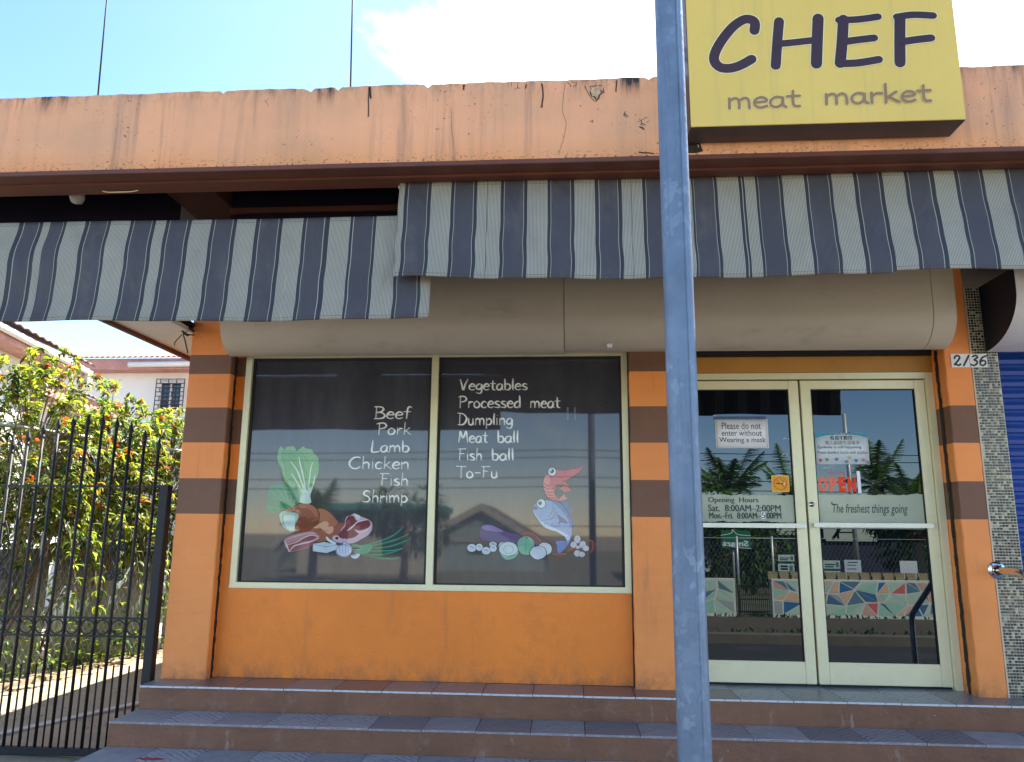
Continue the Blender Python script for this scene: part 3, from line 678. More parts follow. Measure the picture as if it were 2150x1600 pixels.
p.L([(1130,505),(1220,440),(1290,370),(1430,345)], (225,200,205), 2.2); p.L([(1240,480),(1300,525),(1400,500),(1480,430)], (225,200,205), 2.2); p.A([(1228,258),(1275,270),(1325,300),(1300,345),(1270,340),(1250,300)], (215,205,215)); p.L([(930,625),(1010,672),(1210,682),(1340,620),(1440,560),(1488,490),(1490,400)], (50,30,40), 1)
p.A([(248,625),(330,570),(450,535),(600,510),(680,520),(745,590),(700,640),(620,720),(560,750),(450,775),(320,800),(290,750),(262,720)], (176,128,132))
p.A([(300,690),(420,640),(560,585),(640,570),(700,590),(640,630),(500,660),(440,690),(380,710),(345,770),(315,790)], (140,78,82))
p.A([(340,790),(400,720),(480,690),(600,655),(690,625),(650,700),(560,745),(440,772)], (138,80,88))
p.L([(255,635),(400,580),(600,535),(690,540)], (205,170,178), 2); p.L([(290,700),(430,655),(520,600),(640,560),(740,590)], (220,195,200), 2); p.L([(320,795),(380,720),(470,690),(620,655),(740,600)], (220,195,200), 2.2); p.L([(250,630),(300,745),(320,800)], (220,195,200), 2)
p.build('meat_print', win, label='pork rib and red steak printed on the left pane')
p.mb = MB()
p.A([(655,685),(820,660),(1000,700),(990,760),(850,818),(650,790)], (190,205,212), 0); p.L([(655,690),(830,725),(1000,700)], INK, .8, 0); p.L([(830,725),(850,818)], INK, .8, 0); p.L([(720,672),(900,715)], INK, .5, 0); p.L([(760,705),(890,672)], INK, .5, 0); p.L([(650,688),(650,790),(850,818),(990,762)], INK, .9, 0)
p.A([(835,590),(855,585),(890,620),(950,650),(985,680),(950,690),(880,655),(845,620)], (205,215,220))
p.A([(1095,615),(1105,615),(1115,670),(1170,700),(1205,760),(1185,830),(1120,868),(1040,860),(985,820),(978,760),(1010,710),(1070,690)], (198,205,222)); p.Oo(1092,780,108,82,INK,.9)
for dx in (-60,-25,25,60): p.L([(1098,640),(1092+dx,720),(1092+dx*.9,855)], (70,80,110), .7)
p.A([(1190,845),(1240,835),(1290,800),(1312,770),(1318,830),(1290,880),(1240,892),(1200,875)], (205,212,225)); p.L([(1190,845),(1250,845),(1312,770)], INK, .8)
p.build('garlic_print', win, label='white tofu block and garlic printed on the left pane')
p.mb = MB()
for e, wdt in (([(1340,720),(1600,650),(1800,560),(1940,440)],4.5),([(1340,735),(1600,690),(1850,620),(2010,545)],5),([(1340,750),(1650,740),(1850,690),(2020,625)],4.5),([(1340,780),(1600,790),(1800,780),(1930,745)],5),([(1330,820),(1550,845),(1750,815),(1930,750)],4),([(1330,835),(1600,890),(1780,900),(1880,880)],4.5)):
    p.L(e, (44,110,84), wdt); p.L([(a,b-6) for a,b in e], (96,160,130), 1)
p.A([(1190,700),(1260,690),(1340,700),(1450,690),(1500,720),(1450,800),(1350,830),(1220,800),(1330,740)], (78,150,118)); p.L([(1200,720),(1340,735)], (170,205,190), 2); p.L([(1210,770),(1330,760)], (170,205,190), 2)
p.build('spring_onion_print', win, label='green spring onions printed on the left pane')
# right picture
p = Pic(960, 960, 6.666)
p.A([(320,1040),(325,980),(360,945),(420,940),(480,945),(560,970),(680,1030),(800,1070),(950,1130),(1130,1210),(1100,1280),(900,1230),(700,1220),(480,1180),(340,1150)], (98,80,120)); p.A([(350,970),(420,950),(500,960),(640,1030),(600,1050),(460,1030),(370,1010)], (140,122,165))
p.L([(320,1030),(325,975),(370,940),(480,945),(680,1030),(820,1075)], (40,34,60), 1.2)
p.build('aubergine_print', win, label='purple aubergine printed on the right pane'); p.mb = MB()
for l in ([(880,1110),(960,1075),(1040,1080),(1100,1110),(1150,1170),(1190,1210)],[(1330,1365),(1430,1370),(1530,1360)],[(1540,1330),(1600,1290),(1680,1280),(1770,1310)],[(1840,1180),(1880,1175),(1900,1230),(1890,1310),(1860,1340)]): p.L(l, (112,62,56), 9); p.L([(a,b-12) for a,b in l], (150,96,86), 2)
p.build('sausage_print', win, label='brown sausages printed on the right pane'); p.mb = MB()
p.A([(1075,610),(1140,620)], (0,0,0)) if False else None
# fish
p.A([(1460,625),(1560,625),(1555,690),(1605,735),(1600,770),(1600,830),(1625,840),(1610,870),(1650,910),(1630,960),(1625,1000),(1560,800)], (74,108,158))
p.A([(1060,690),(1090,650),(1130,610),(1200,598),(1300,598),(1400,620),(1480,680),(1550,760),(1600,870),(1618,980),(1612,1080),(1580,1170),(1535,1240),(1450,1330),(1405,1330),(1410,1270),(1380,1180),(1450,1185),(1535,1170),(1500,1110),(1420,1060),(1300,1020),(1200,970),(1130,880),(1080,800),(1055,740),(1075,720),(1120,725),(1115,710),(1070,700)], (126,156,200))
p.A([(1300,600),(1400,620),(1480,680),(1550,760),(1600,870),(1618,980),(1610,1060),(1570,930),(1520,820),(1440,720),(1360,650)], (84,118,172))
p.A([(1060,740),(1090,790),(1160,880),(1230,930),(1380,1000),(1500,1060),(1580,1120),(1540,1170),(1500,1110),(1420,1060),(1300,1020),(1200,970),(1130,880),(1080,800)], (190,208,228))
p.A([(1395,795),(1450,830),(1520,880),(1540,935),(1470,915),(1405,940),(1425,900),(1420,860)], (58,88,145))
p.A([(1535,1175),(1390,1180),(1400,1240),(1405,1330),(1450,1335),(1500,1280),(1540,1240)], (96,128,190)); 
for l in ([(1535,1190),(1430,1220)],[(1530,1200),(1420,1270)],[(1520,1220),(1430,1320)]): p.L(l, (60,84,140), .8)
p.L([(1325,640),(1360,720),(1370,790),(1340,850),(1280,870),(1150,890)], INK, 1); p.L([(1330,690),(1325,770),(1270,840)], INK, .8)
p.L([(1060,690),(1100,640),(1200,598),(1400,620),(1500,700),(1600,870),(1618,980),(1600,1120),(1540,1240),(1450,1335)], INK, 1.1); p.L([(1055,740),(1080,800),(1130,880),(1200,970),(1300,1020),(1420,1060),(1535,1170)], INK, 1.1)
for x, y in ((1400,700),(1430,710),(1470,760),(1480,800),(1540,830),(1560,910),(1230,930),(1330,930),(1390,850),(1390,970),(1430,960),(1400,770)): p.L([(x-14,y-8),(x,y+6),(x+14,y-10)], (50,70,110), .8)
p.L([(1060,700),(1080,690),(1118,720),(1080,728),(1060,735)], INK, 1.3); p.L([(1100,940),(1160,930)], (70,80,100), .7); p.L([(1130,1000),(1190,930)], (130,140,160), 2)
p.O(1175,650,60,64,(205,222,224)); p.Oo(1175,650,60,64,INK,1.1); p.O(1160,642,26,28,(18,20,24)); p.O(1163,636,11,10,(150,150,150))
p.build('fish_print', win, label='blue cartoon fish printed on the right pane'); p.mb = MB()
# shrimp
p.A([(1385,180),(1500,180),(1560,175),(1640,165),(1700,150),(1760,122),(1735,180),(1680,230),(1620,270),(1540,320),(1470,350),(1450,380),(1385,385),(1380,430),(1360,500),(1385,545),(1420,580),(1410,610),(1370,612),(1290,585),(1250,550),(1225,500),(1200,430),(1200,370),(1215,300),(1240,260),(1275,240),(1300,250)], (196,100,100))
p.A([(1215,300),(1260,250),(1300,300),(1290,380),(1360,400),(1330,430),(1370,560),(1300,570),(1250,530),(1215,440)], (216,132,126))
p.A([(1450,370),(1490,345),(1530,350),(1520,370),(1565,385),(1555,400),(1510,395)], (190,96,92)); p.A([(1370,400),(1450,425),(1480,405),(1540,410),(1555,430),(1600,455),(1560,480),(1500,485),(1455,460),(1440,438),(1380,415)], (200,106,100)); p.A([(1425,600),(1440,570),(1500,515),(1515,555),(1545,575),(1500,600),(1430,615)], (210,126,122))
for i, l in enumerate(([(1215,350),(1240,385),(1300,390),(1380,375)],[(1198,405),(1250,440),(1320,445),(1375,430)],[(1205,460),(1260,490),(1320,495),(1370,480)],[(1225,510),(1280,530),(1330,535),(1365,525)],[(1255,560),(1310,570),(1370,555)])): p.L(l, (120,44,50), 1.2)
p.L([(1520,182),(1500,240),(1460,285),(1400,270)], (130,54,60), .8); p.L([(1215,300),(1198,380),(1210,460),(1250,550),(1290,585),(1370,612)], (70,26,34), 1.1); p.L([(1385,180),(1500,182),(1550,178)], (90,40,50), .9); p.L([(1760,122),(1700,215),(1560,305),(1460,350)], (90,40,50), .9)
for x in (1570,1610,1650,1690): p.L([(x,170),(x+22,150)], (70,26,34), 1)
p.L([(1590,452),(1655,452)], (160,150,160), .8)
p.O(1328,205,57,60,(212,220,218)); p.Oo(1328,205,57,60,INK,1.1); p.O(1325,195,30,30,(18,20,24)); p.O(1313,185,14,13,(205,210,210))
p.build('shrimp_print', win, label='red cartoon shrimp printed on the right pane'); p.mb = MB()
p.A([(845,1230),(860,1160),(920,1115),(1000,1115),(1060,1160),(1080,1230),(1060,1300),(1010,1360),(940,1362),(880,1330)], (122,176,146)); p.L([(960,1120),(958,1240),(962,1360)], (70,120,95), .7); p.O(975,1130,16,8,(20,40,30)); p.L([(845,1240),(960,1215),(1080,1235)], (90,145,115), .6)
p.A([(600,1330),(610,1290),(840,1330),(845,1360),(800,1410),(720,1435),(650,1415)], (118,172,142)); p.A([(582,1250),(600,1200),(660,1190),(710,1180),(790,1200),(845,1255),(855,1310),(830,1355),(740,1375),(700,1395),(640,1380),(595,1330)], (200,214,212)); p.Oo(716,1285,134,100,INK,1)
for k in range(18): a = k*.35; p.O(718+66*math.cos(a), 1290+58*math.sin(a), 5, 5, (40,50,50), 8)
p.build('guava_print', win, label='green guavas printed on the right pane'); p.mb = MB()
for cx, cy, rx, ry in ((205,1270,62,56),(310,1260,48,50),(500,1220,52,36),(405,1310,62,52),(505,1275,48,50),(1225,1285,100,88),(1135,1335,112,92),(1680,1148,46,54),(1628,1225,44,44),(1755,1222,46,50),(1690,1260,30,24),(1800,1275,44,40),(1680,1345,48,44),(1745,1358,42,38)):
    c = (200,208,216) if cx < 1500 else (192,190,200)
    n = 16; pts = [(cx+rx*math.cos(2*math.pi*k/n)*(1+random.uniform(-.05,.05)), cy+ry*math.sin(2*math.pi*k/n)*(1+random.uniform(-.05,.05))) for k in range(n)]
    p.A([(a+(a-cx)*.08, b+(b-cy)*.08) for a, b in pts], (28,30,38), 2); p.A(pts, c, 2)
    if cx < 600: p.L([(cx-rx*.5,cy-8),(cx,cy-16),(cx+rx*.5,cy+10)], (50,54,62), 1)
    if 1000 < cx < 1300:
        c1, c2 = (1135,1250) if cy > 1300 else (1222,1200)
        for k in range(7): p.L([(c1,c2+10),(c1-42+14*k, c2+12-abs(3-k)*-6)], (50,54,62), .9, 0)
    p.build('dumpling_print' if cx < 600 else ('bun_print' if cx < 1300 else 'meat_ball_print'), win); p.mb = MB()
# vertical smears where tape came off
g = Flat(PY, -1, .0001)
for x in (1192,1207): a = at(x, 855, PY); b = at(x, 882, PY); g.stroke([(a.x,a.z),(b.x,b.z)], .02, pm(112,114,122), lambda u: .6+.3*math.sin(9*u), 0, False)
g.build('tape_mark', win)

# ---------------- doors
m_glass = mat('dark_mirror_glass', (.004,.005,.008), .5, .1, coat=0); b_ = m_glass.node_tree.nodes['Principled BSDF']; b_.inputs['Roughness'].default_value = 0.0; b_.inputs['IOR'].default_value = 1.8; b_.inputs['Specular Tint'].default_value = (.74,.88,1,1)
df = link('door_frame', None, shop)
g = MB(); g.box(.70, 2.452, .175, .26, 1.028, 1.070, m_cream, .003); g.build('head', df)
g = MB(); g.box(2.402, 2.4505, .175, .26, FZ, 1.028, m_cream, .003); g.build('jamb', df); g = MB(); g.box(.702, .748, .175, .26, FZ, 1.028, m_cream, .003); g.build('jamb', df)
g = MB(); g.box(.748, 2.402, .225, .27, FZ+.0, FZ+.012, m_rubber); g.box(.75,2.4,.258,.262,FZ+.012,1.028,m_rubber); g.build('threshold', df)
m_frost = mat('sage_frosted_strip', (.40,.43,.32), .5, .06, 3, coat=.5, crough=.05)
def leaf(x0, x1, lockside):
    d = link('door', None, shop)
    z0, z1 = FZ+.018, 1.020; sw = .066
    g = MB()
    for a, b in ((x0, x0+sw), (x1-sw, x1)): g.box(a, b, .195, .245, z0, z1, m_cream, .003)
    g.box(x0+sw, x1-sw, .197, .243, z1-.058, z1, m_cream, .003); g.box(x0+sw, x1-sw, .197, .243, z0, z0+.12, m_cream, .003)
    g.box(x0+sw, x1-sw, .203, .21, z0+.12, z0+.132, m_cream, .001)
    g.build('leaf_frame', d)
    g = MB(); g.box(x0+sw-.003, x1-sw+.003, .212, .222, z0+.11, z1-.05, m_glass); g.build('pane', d)
    g = MB()
    g.box(x0+sw, x0+sw+.006, .2, .2115, z0+.132, z1-.058, m_rubber); g.box(x1-sw-.006, x1-sw, .2, .2115, z0+.132, z1-.058, m_rubber); g.box(x0+sw+.006, x1-sw-.006, .2, .2115, z1-.064, z1-.058, m_rubber); g.build('gasket', d)
    return d, x0+sw, x1-sw, z0, z1
dl, lx0, lx1, dz0, dz1 = leaf(.752, 1.573, 1); dl['label'] = 'left glass door leaf with opening hours strip'
dr, rx0, rx1, _, _ = leaf(1.587, 2.400, 0); dr['label'] = 'right glass door leaf with slogan strip'
GY = .2115
def px_(x, y, Y=GY): p = at(x, y, Y); return (p.x, p.z)
def zat(y, x=1600, Y=GY): return at(x, y, Y).z
for d, x0, x1, hx0, hx1 in ((dl, .80, 1.573, 1400, 1693), (dr, 1.595, 2.39, 1708, 1960)):
    za = zat(1104, hx1, .16); 
    g = MB(); a = at(hx0, 1100, .165).x; b = at(hx1, 1104, .165).x
    g.box(a, b, .155, .170, za-.015, za+.014, m_alu, .003); g.box(a+.004, a+.03, .170, .196, za-.011, za+.011, m_alu); g.box(b-.03, b-.004, .170, .196, za-.011, za+.011, m_alu)
    g.build('push_bar', d)
c = at(1704, 1059, .195); g = MB(); g.lathe([(.0,-.012),(.008,-.012),(.0085,-.009),(.016,-.007),(.0185,-.002),(.0185,.0)], (c.x,.195,c.z), (0,1,0), m_chrome, 24); g.box(c.x-.0015,c.x+.0015,.1822,.1826,c.z-.006,c.z+.006,m_ink); g.build('lock', dr)
def jag(f, x0, x1, zt, zb, m, seed, x_end=None):
    rnd = random.Random(seed); n = 60; top = []; bot = []
    ht = hb = 0
    for i in range(n+1):
        ht = ht*.75 + rnd.uniform(-.003,.003); hb = hb*.75 + rnd.uniform(-.003,.003)
        x = x0 + (x1-x0)*i/n; top.append((x, zt+ht)); bot.append((x, zb+hb))
    f.fill(top + bot[::-1], m, 0)
f = Flat(GY, -1, .0002); jag(f, lx0+.004, lx1-.004, zat(1039), zat(1096), m_frost, 5); f.build('frosted_strip', dl)
f = Flat(GY, -1, .0002); jag(f, rx0+.004, rx1-.004, zat(1038,1800), zat(1101,1800), m_frost, 8); f.build('frosted_strip', dr)
f = Flat(GY-.0008, -1, .0003)
def fbox(f, txt, x0, x1, yt, yb, m, **k):
    if 'bold' in k and not k.get('shear'):
        k.pop('bold')
        for dx in (-.45, .45): fbox(f, txt, x0+dx, x1+dx, yt, yb, m)
        return
    a = px_(x0, (yt+yb)/2); b = px_(x1, (yt+yb)/2); zt = zat(yt,(x0+x1)/2); zb = zat(yb,(x0+x1)/2); f.font(txt, a[0], b[0], zb, zt, m, **k)
m_vinyl = mat('black_vinyl', (.025,.035,.03), .4, .1)
fbox(f, 'Opening  Hours', 1487, 1592, 1044, 1058, m_vinyl, bold=.012); fbox(f, 'Sat.  8:00AM\u20132:00PM', 1487, 1639, 1060, 1074, m_vinyl, bold=.012); fbox(f, 'Mon.\u2013Fri.  8:00AM\u2013', 1489, 1597, 1076, 1089, m_vinyl, bold=.008); fbox(f, ':00PM', 1607, 1640, 1076, 1089, m_vinyl, bold=.008)
a, b = px_(1598,1074), px_(1607,1090); f.fill([(a[0],b[1]),(b[0],b[1]),(b[0],a[1]),(a[0],a[1])], m_white); fbox(f, '5', 1599, 1606, 1076, 1088, m_ink)
f.build('hours_lettering', dl)
f = Flat(GY-.0008, -1, .0003); m_gv = mat('dark_green_vinyl', (.03,.075,.055), .4, .1)
fbox(f, 'The freshest things going', 1748, 1906, 1058, 1083, m_gv, shear=.25, bold=.012); fbox(f, "'", 1745, 1748, 1054, 1060, m_gv)
f.build('slogan_lettering', dr)
# smears of old tape on the glass
f = Flat(GY, -1, .0003); m_tape = mat('old_tape', (.5,.52,.55), .4, .1)
for x, y, s in ((1652,921,1),(1650,954,1),(1735,982,.8),(1745,980,.5),(1500,873,.4),(1914,917,.3)):
    q = [(px_(x-9*s, y+2)), px_(x-3*s, y-1), px_(x+3*s, y+1), px_(x+9*s, y-2)]; f.stroke(q, .004*s+.002, m_tape, lambda u: .3+.7*abs(math.sin(7*u)), 3, False)
f.build('tape_residue', dl)

# roller shutter housing
hb = empty('shutter_housing', (0,0,1.2), 'long grey beige rounded roller shutter housing above the window and doors', 'shutter box')
def housing(x0, x1, zb, d, zt, m, par, name='casing', label=None, ends=True):
    prof = [(-.002, zt), (-d*.8, zt), (-d, zt-.05)]
    r = .21
    for k in range(15):
        a = k/14*math.pi/2; prof.append((-d + d*(1-math.cos(a)), zb + r*(1-math.sin(a))))
    g = MB(); L = len(prof); nx = max(2, int((x1-x0)/.1))
    g.grid(lambda i, j: (x0+(x1-x0)*i/nx, prof[j][0] + .0015*math.sin(x0*3+i*.9)*(1 if 2 < j < L-2 else 0), prof[j][1]), nx, L-1, m, True)
    if ends:
        g.add([(x0, a, b) for a, b in prof] + [(x0, -.002, zb)], [tuple(range(L+1))[::-1]], m); g.add([(x1, a, b) for a, b in prof], [tuple(range(L))], m)
    return g.build(name, par, label=label)
housing(-2.312, -.008, 1.172, .20, 1.742, m_box, hb); housing(-.004, 2.316, 1.184, .203, 1.742, m_box, hb); housing(2.319, 2.458, 1.184, .203, 1.742, m_box, hb, 'end_cap')
g = MB(); c = at(1280, 740, -.12); g.lathe([(.0,-.012),(.014,-.01),(.018,.0),(.018,.012)], (c.x,-.12,1.196), (0,0,1), m_white, 14); g.build('motion_sensor', hb)

# ================================================================= AWNINGS
def fabric(name, col, pin=False, coat=0):
    m = mat(name, col, .62, .08, 4, .08, 250, dirt=tuple(min(1, c*1.25+.02) for c in col), dscale=3, damt=.4, coat=coat)
    if pin:
        def f(nt, co):
            wv = N(nt, 'ShaderNodeTexWave'); wv.bands_direction = 'X'; wv.inputs['Scale'].default_value = 1/.0062/ (2*math.pi) * 6.2832/ 3.1416 * .5 * 3.1416/1.0 / 1.5708
            nt.links.new(co, wv.inputs['Vector'])
            r = N(nt, 'ShaderNodeMapRange'); r.inputs[1].default_value = .35; r.inputs[2].default_value = .75; r.inputs[4].default_value = .8; nt.links.new(wv.outputs['Fac'], r.inputs[0]); return r.outputs[0]
        overlay(m, (.06,.07,.08), f)
    return m
m_slate = fabric('slate_canvas', (.052,.046,.054)); m_navy = fabric('navy_canvas', (.020,.022,.028)); m_line = fabric('cream_line_canvas', (.33,.31,.25)); m_pin = fabric('pinstripe_canvas', (.40,.365,.28), True)
overlay(m_slate, (.30,.31,.34), lambda nt, co: mathn(nt, 'MULTIPLY', noisef(nt, co, 22, (1,1,.5), .66, .78, 8, .8), .6))
for m_q in (m_slate, m_pin, m_line):
    overlay(m_q, (.16,.14,.11), lambda nt, co: mathn(nt, 'MULTIPLY', noisef(nt, co, 3.5, (1.6,1,.7), .5, .75, 9, .7), .4))
    t_ = m_q.node_tree; b_q = t_.nodes['Principled BSDF']; tq = N(t_, 'ShaderNodeTexCoord'); mq = N(t_, 'ShaderNodeMapping'); mq.inputs['Scale'].default_value = (1,1,.55); mq.inputs['Rotation'].default_value = (0,R_(25),0); t_.links.new(tq.outputs['Object'], mq.inputs[0])
    nq = N(t_, 'ShaderNodeTexNoise'); nq.inputs['Scale'].default_value = 5.5; nq.inputs['Detail'].default_value = 3; nq.inputs['Distortion'].default_value = .8; t_.links.new(mq.outputs[0], nq.inputs['Vector'])
    bq = N(t_, 'ShaderNodeBump'); bq.inputs['Strength'].default_value = .55; bq.inputs['Distance'].default_value = .045; t_.links.new(nq.outputs['Fac'], bq.inputs['Height']); t_.links.new(bq.outputs[0], b_q.inputs['Normal'])
def awning(name, label, cols, xtop, xbot, zt, zb, yt, yb, seeds, hemlift=None):
    root = empty(name, ((xtop[0]+xtop[1])/2, yt, zb), label, 'awning', 'striped canvas awnings under the parapet')
    g = MB(); xs = []; ms = []
    for i, (x, m) in enumerate(cols[:-1]):
        x2 = cols[i+1][0]; n = max(1, int(round((x2-x)/.018)))
        for k in range(n): xs.append(x + (x2-x)*k/n); ms.append(m)
    xs.append(cols[-1][0]); nv = 30; rnd = random.Random(seeds)
    ph = [rnd.uniform(0,6.28) for _ in range(6)]
    def fn(i, j):
        v = j/nv; x = xs[i]
        e = .35 if x > -1.6 else min(1.4, .35 + (-1.6-x)*1.1)
        dy = .005*math.sin(x*2.3+ph[0]) + .003*math.sin(x*7+ph[1]+v*2)*v + .011*e*math.sin(v*5.2 + x*1.1 + ph[2])*math.sin(math.pi*v)
        dx = .0035*e*math.sin(v*9+x*2+ph[3]) * math.sin(math.pi*min(1,v*1.2)) + .002*math.sin(v*17+ph[4])*v
        z = zt + (zb-zt)*v
        z += (.004*math.sin(x*3.1+ph[5]) + .002*math.sin(x*11+ph[1]))*(.3 + v)
        if hemlift: z += hemlift(x)*v
        return (x+dx, yt + (yb-yt)*v - dy, z)
    g.grid(fn, len(xs)-1, nv, None, True, lambda i, j: ms[i])
    # hem folded under and pocket on the rod
    o = g.build('canvas', root)
    md = o.modifiers.new('thick', 'SOLIDIFY'); md.thickness = .0015; md.offset = -1
    hs = MB()
    for v, off in ((.035,-.0012),(.965,-.0012)):
        j = v*nv
        pts = []
        for i in range(len(xs)):
            a = fn(i, j); pts.append((a[0], a[1]+off-.0008, a[2]))
        hs.grid(lambda i, j2: (pts[i][0], pts[i][1], pts[i][2] - .0012*j2), len(pts)-1, 1, m_navy, False)
    hs.build('stitching', root)
    r = MB(); y = yt+.014; r.tube([(xs[0]-.01, y, zt-.008), (xs[-1]+.01, y, zt-.008)], .011, m_alu, 8); r.build('rod', root)
    h = MB()
    for k in range(int((xs[-1]-xs[0])/1.3)+1):
        x = xs[0] + .03 + k*1.3
        if x < xs[-1]: h.box(x-.008, x+.008, y-.004, y+.004, zt, 1.59, m_signside)
    if name == 'x': h.build('bracket', root)
    return root
def cols_from(lst, conv, y, zpx):
    out = []
    for x, k in lst: px, py = conv(x), zpx(conv(x)); out.append((at(px, py, y).x, {'S': m_slate, 'N': m_navy, 'L': m_line, 'C': m_pin}[k]))
    return out
def bl(x0, x1, rev=False):    # a border: cream line towards the slate side, navy towards the pinstripes
    w_ = x1-x0; return [(x0,'L'),(x0+w_*.15,'N')] if not rev else [(x0,'N'),(x0+w_*.85,'L')]
A = [(-300,'S'),(-190,'L'),(-184,'N'),(-168,'C'),(-40,'N'),(-25,'L'),(-20,'C')]
A = [(-360,'S'),*bl(-250,-222),(-222,'C'),*bl(-100,-72,True),(-72,'S'),*bl(-26,-14),(-14,'C'),*bl(135,170,True),(170,'S'),*bl(262,290),(290,'C'),(335,'S'),*bl(418,440),(440,'C'),*bl(560,590,True),(590,'S'),*bl(700,722),(722,'C'),*bl(850,875,True),(875,'S'),*bl(985,1012),(1012,'C'),*bl(1078,1105,True),(1105,'S'),*bl(1212,1240),(1240,'C'),*bl(1368,1395,True),(1395,'S'),*bl(1505,1532),(1532,'C'),*bl(1655,1685,True),(1685,'S'),*bl(1800,1828),(1828,'C'),(1886,'L'),(1890,'C'),*bl(1960,1985,True),(1985,'S'),*bl(2095,2130),(2130,'C')]
A2 = [(108*1.0714+2150,'N'),(123*1.0714+2150,'L'),(128*1.0714+2150,'S'),*bl(242*1.0714+2150,262*1.0714+2150),(262*1.0714+2150,'C'),*bl(390*1.0714+2150,412*1.0714+2150,True),(412*1.0714+2150,'S'),*bl(527*1.0714+2150,548*1.0714+2150),(548*1.0714+2150,'C'),(606*1.0714+2150,'C')]
A2 = [((x-2150)/1.0714*1.0714 + 2150, k) for x, k in A2]
colsL = cols_from([(x, k) for x, k in A], lambda x: x/3.0714, -1.72, lambda px: 463-px*.024) + cols_from(A2, lambda x: 700+(x-2150)/1.0714/2.8667, -1.72, lambda px: 463-px*.024)
awning('awning', 'lower striped slate and cream canvas awning over the left window, hanging below its neighbour', colsL, (-2.9,-.6), None, 1.435, .925, -1.72, -1.775, 4)
B = [(400,'C'),*bl(433,458,True),(458,'S'),*bl(570,592),(592,'C'),*bl(713,735,True),(735,'S'),*bl(845,868),(868,'C'),(928,'N'),(931,'C'),*bl(1010,1032,True),(1032,'S'),*bl(1145,1168),(1168,'C'),*bl(1290,1310,True),(1310,'S'),*bl(1425,1448),(1448,'C'),*bl(1572,1598,True),(1598,'S'),*bl(1708,1732),(1732,'C'),(1788,'N'),(1790,'C'),*bl(1858,1880,True),(1880,'S'),*bl(1990,2012),(2012,'C')]
Cc = [*bl(145,160,True),(160,'S'),*bl(278,300),(300,'C'),(430,'N'),(447,'L'),(452,'N'),(465,'C'),*bl(530,548,True),(548,'S'),*bl(670,693),(693,'C'),*bl(825,848,True),(848,'S'),*bl(968,990),(990,'C'),*bl(1120,1148,True),(1148,'S'),*bl(1268,1295),(1295,'C'),*bl(1425,1450,True),(1450,'S'),*bl(1570,1600),(1600,'C'),*bl(1725,1750,True),(1750,'S'),*bl(1872,1895),(1895,'C'),*bl(2030,2055,True),(2055,'S'),*bl(2180,2205),(2205,'C'),*bl(2340,2365,True),(2365,'S'),*bl(2490,2515),(2515,'C'),*bl(2650,2675,True),(2675,'S'),*bl(2800,2825),(2825,'C'),(2960,'C')]
colsR = cols_from(B, lambda x: 700+x/2.8667, -1.76, lambda px: 415-px*.033) + cols_from(Cc, lambda x: 1400+x/2.8667, -1.76, lambda px: 415-px*.033)
awning('awning', 'upper striped slate and cream canvas awning over the doors, overlapping the lower one', colsR, (-.75,2.4), None, 1.578, 1.085, -1.752, -1.815, 9, lambda x: .012 if x > 1.4 else (.016*max(0, min(1, (-.35-x)/.35))))

# ================================================================= SIGN
sg = empty('shop_sign', (1.08,-1.95,1.655), 'yellow box sign reading CHEF meat market fixed to the parapet', 'sign')
g = MB(); g.box(.525, 1.630, -2.045, -1.912, 1.655, 2.46, m_signside, .003); g.build('sign_case', sg)
g = MB(); g.box(.527, 1.628, -2.052, -2.0455, 1.657, 2.458, m_signface, .0015); g.build('sign_face', sg)
SY = -2.0525
def sq(pts): return [(at(1400+x/2.8667, y/2.8667, SY).x, at(1400+x/2.8667, y/2.8667, SY).z) for x, y in pts]
chef = [([(527,185),(530,140),(505,118),(460,120),(395,165),(330,245),(290,320),(287,370),(320,405),(375,412),(440,395),(510,357)], .0375),
 ([(675,130),(665,250),(655,395)], .037), ([(910,112),(905,240),(900,385)], .041), ([(680,265),(780,255),(895,242)], .028),
 ([(1062,118),(1055,250),(1043,382)], .040), ([(1035,122),(1150,118),(1270,102)], .028), ([(1070,252),(1160,240),(1247,230)], .029), ([(1040,385),(1150,380),(1275,360)], .030),
 ([(1403,108),(1402,240),(1403,378)], .040), ([(1383,103),(1480,90),(1602,95)], .028), ([(1420,252),(1500,240),(1590,230)], .030)]
for lo, hi, nm_ in ((0,1,'C'),(1,4,'H'),(4,8,'E'),(8,11,'F')):
    f = Flat(SY, -1, .0003)
    for pl, wd in chef[lo:hi]: f.stroke(sq(pl), wd*1.13+.007, m_letterrim)
    for pl, wd in chef[lo:hi]: f.stroke(sq(pl), wd*1.13, m_letter)
    f.build('letter', sg, label='large plum letter ' + nm_ + ' of CHEF')
for t, x0, x1, yb, h in (('meat',362,812,648,150),('market',945,1600,620,150)):
    a, b = sq([(x0,yb)])[0], sq([(x1,yb)])[0]; zb = (a[1]+b[1])/2; hh = .083
    f = Flat(SY, -1, .0002); f.text(t, a[0], b[0], zb, hh, .0165, m_letterrim); f.text(t, a[0], b[0], zb, hh, .0125, m_letter2); f.build('word', sg, label='small tan word ' + t)
g = MB()
g.tube([(.508,-1.93,1.995),(.507,-1.935,2.2),(.510,-1.94,2.36)], .004, m_signside, 6)
for z in (2.035, 2.075): g.box(.495,.526,-1.95,-1.93,z,z+.018,m_signside); g.tube([(.47,-1.94,z+.004),(.526,-1.94,z+.012)], .003, m_signside, 5)
g.build('cable_clip', sg)
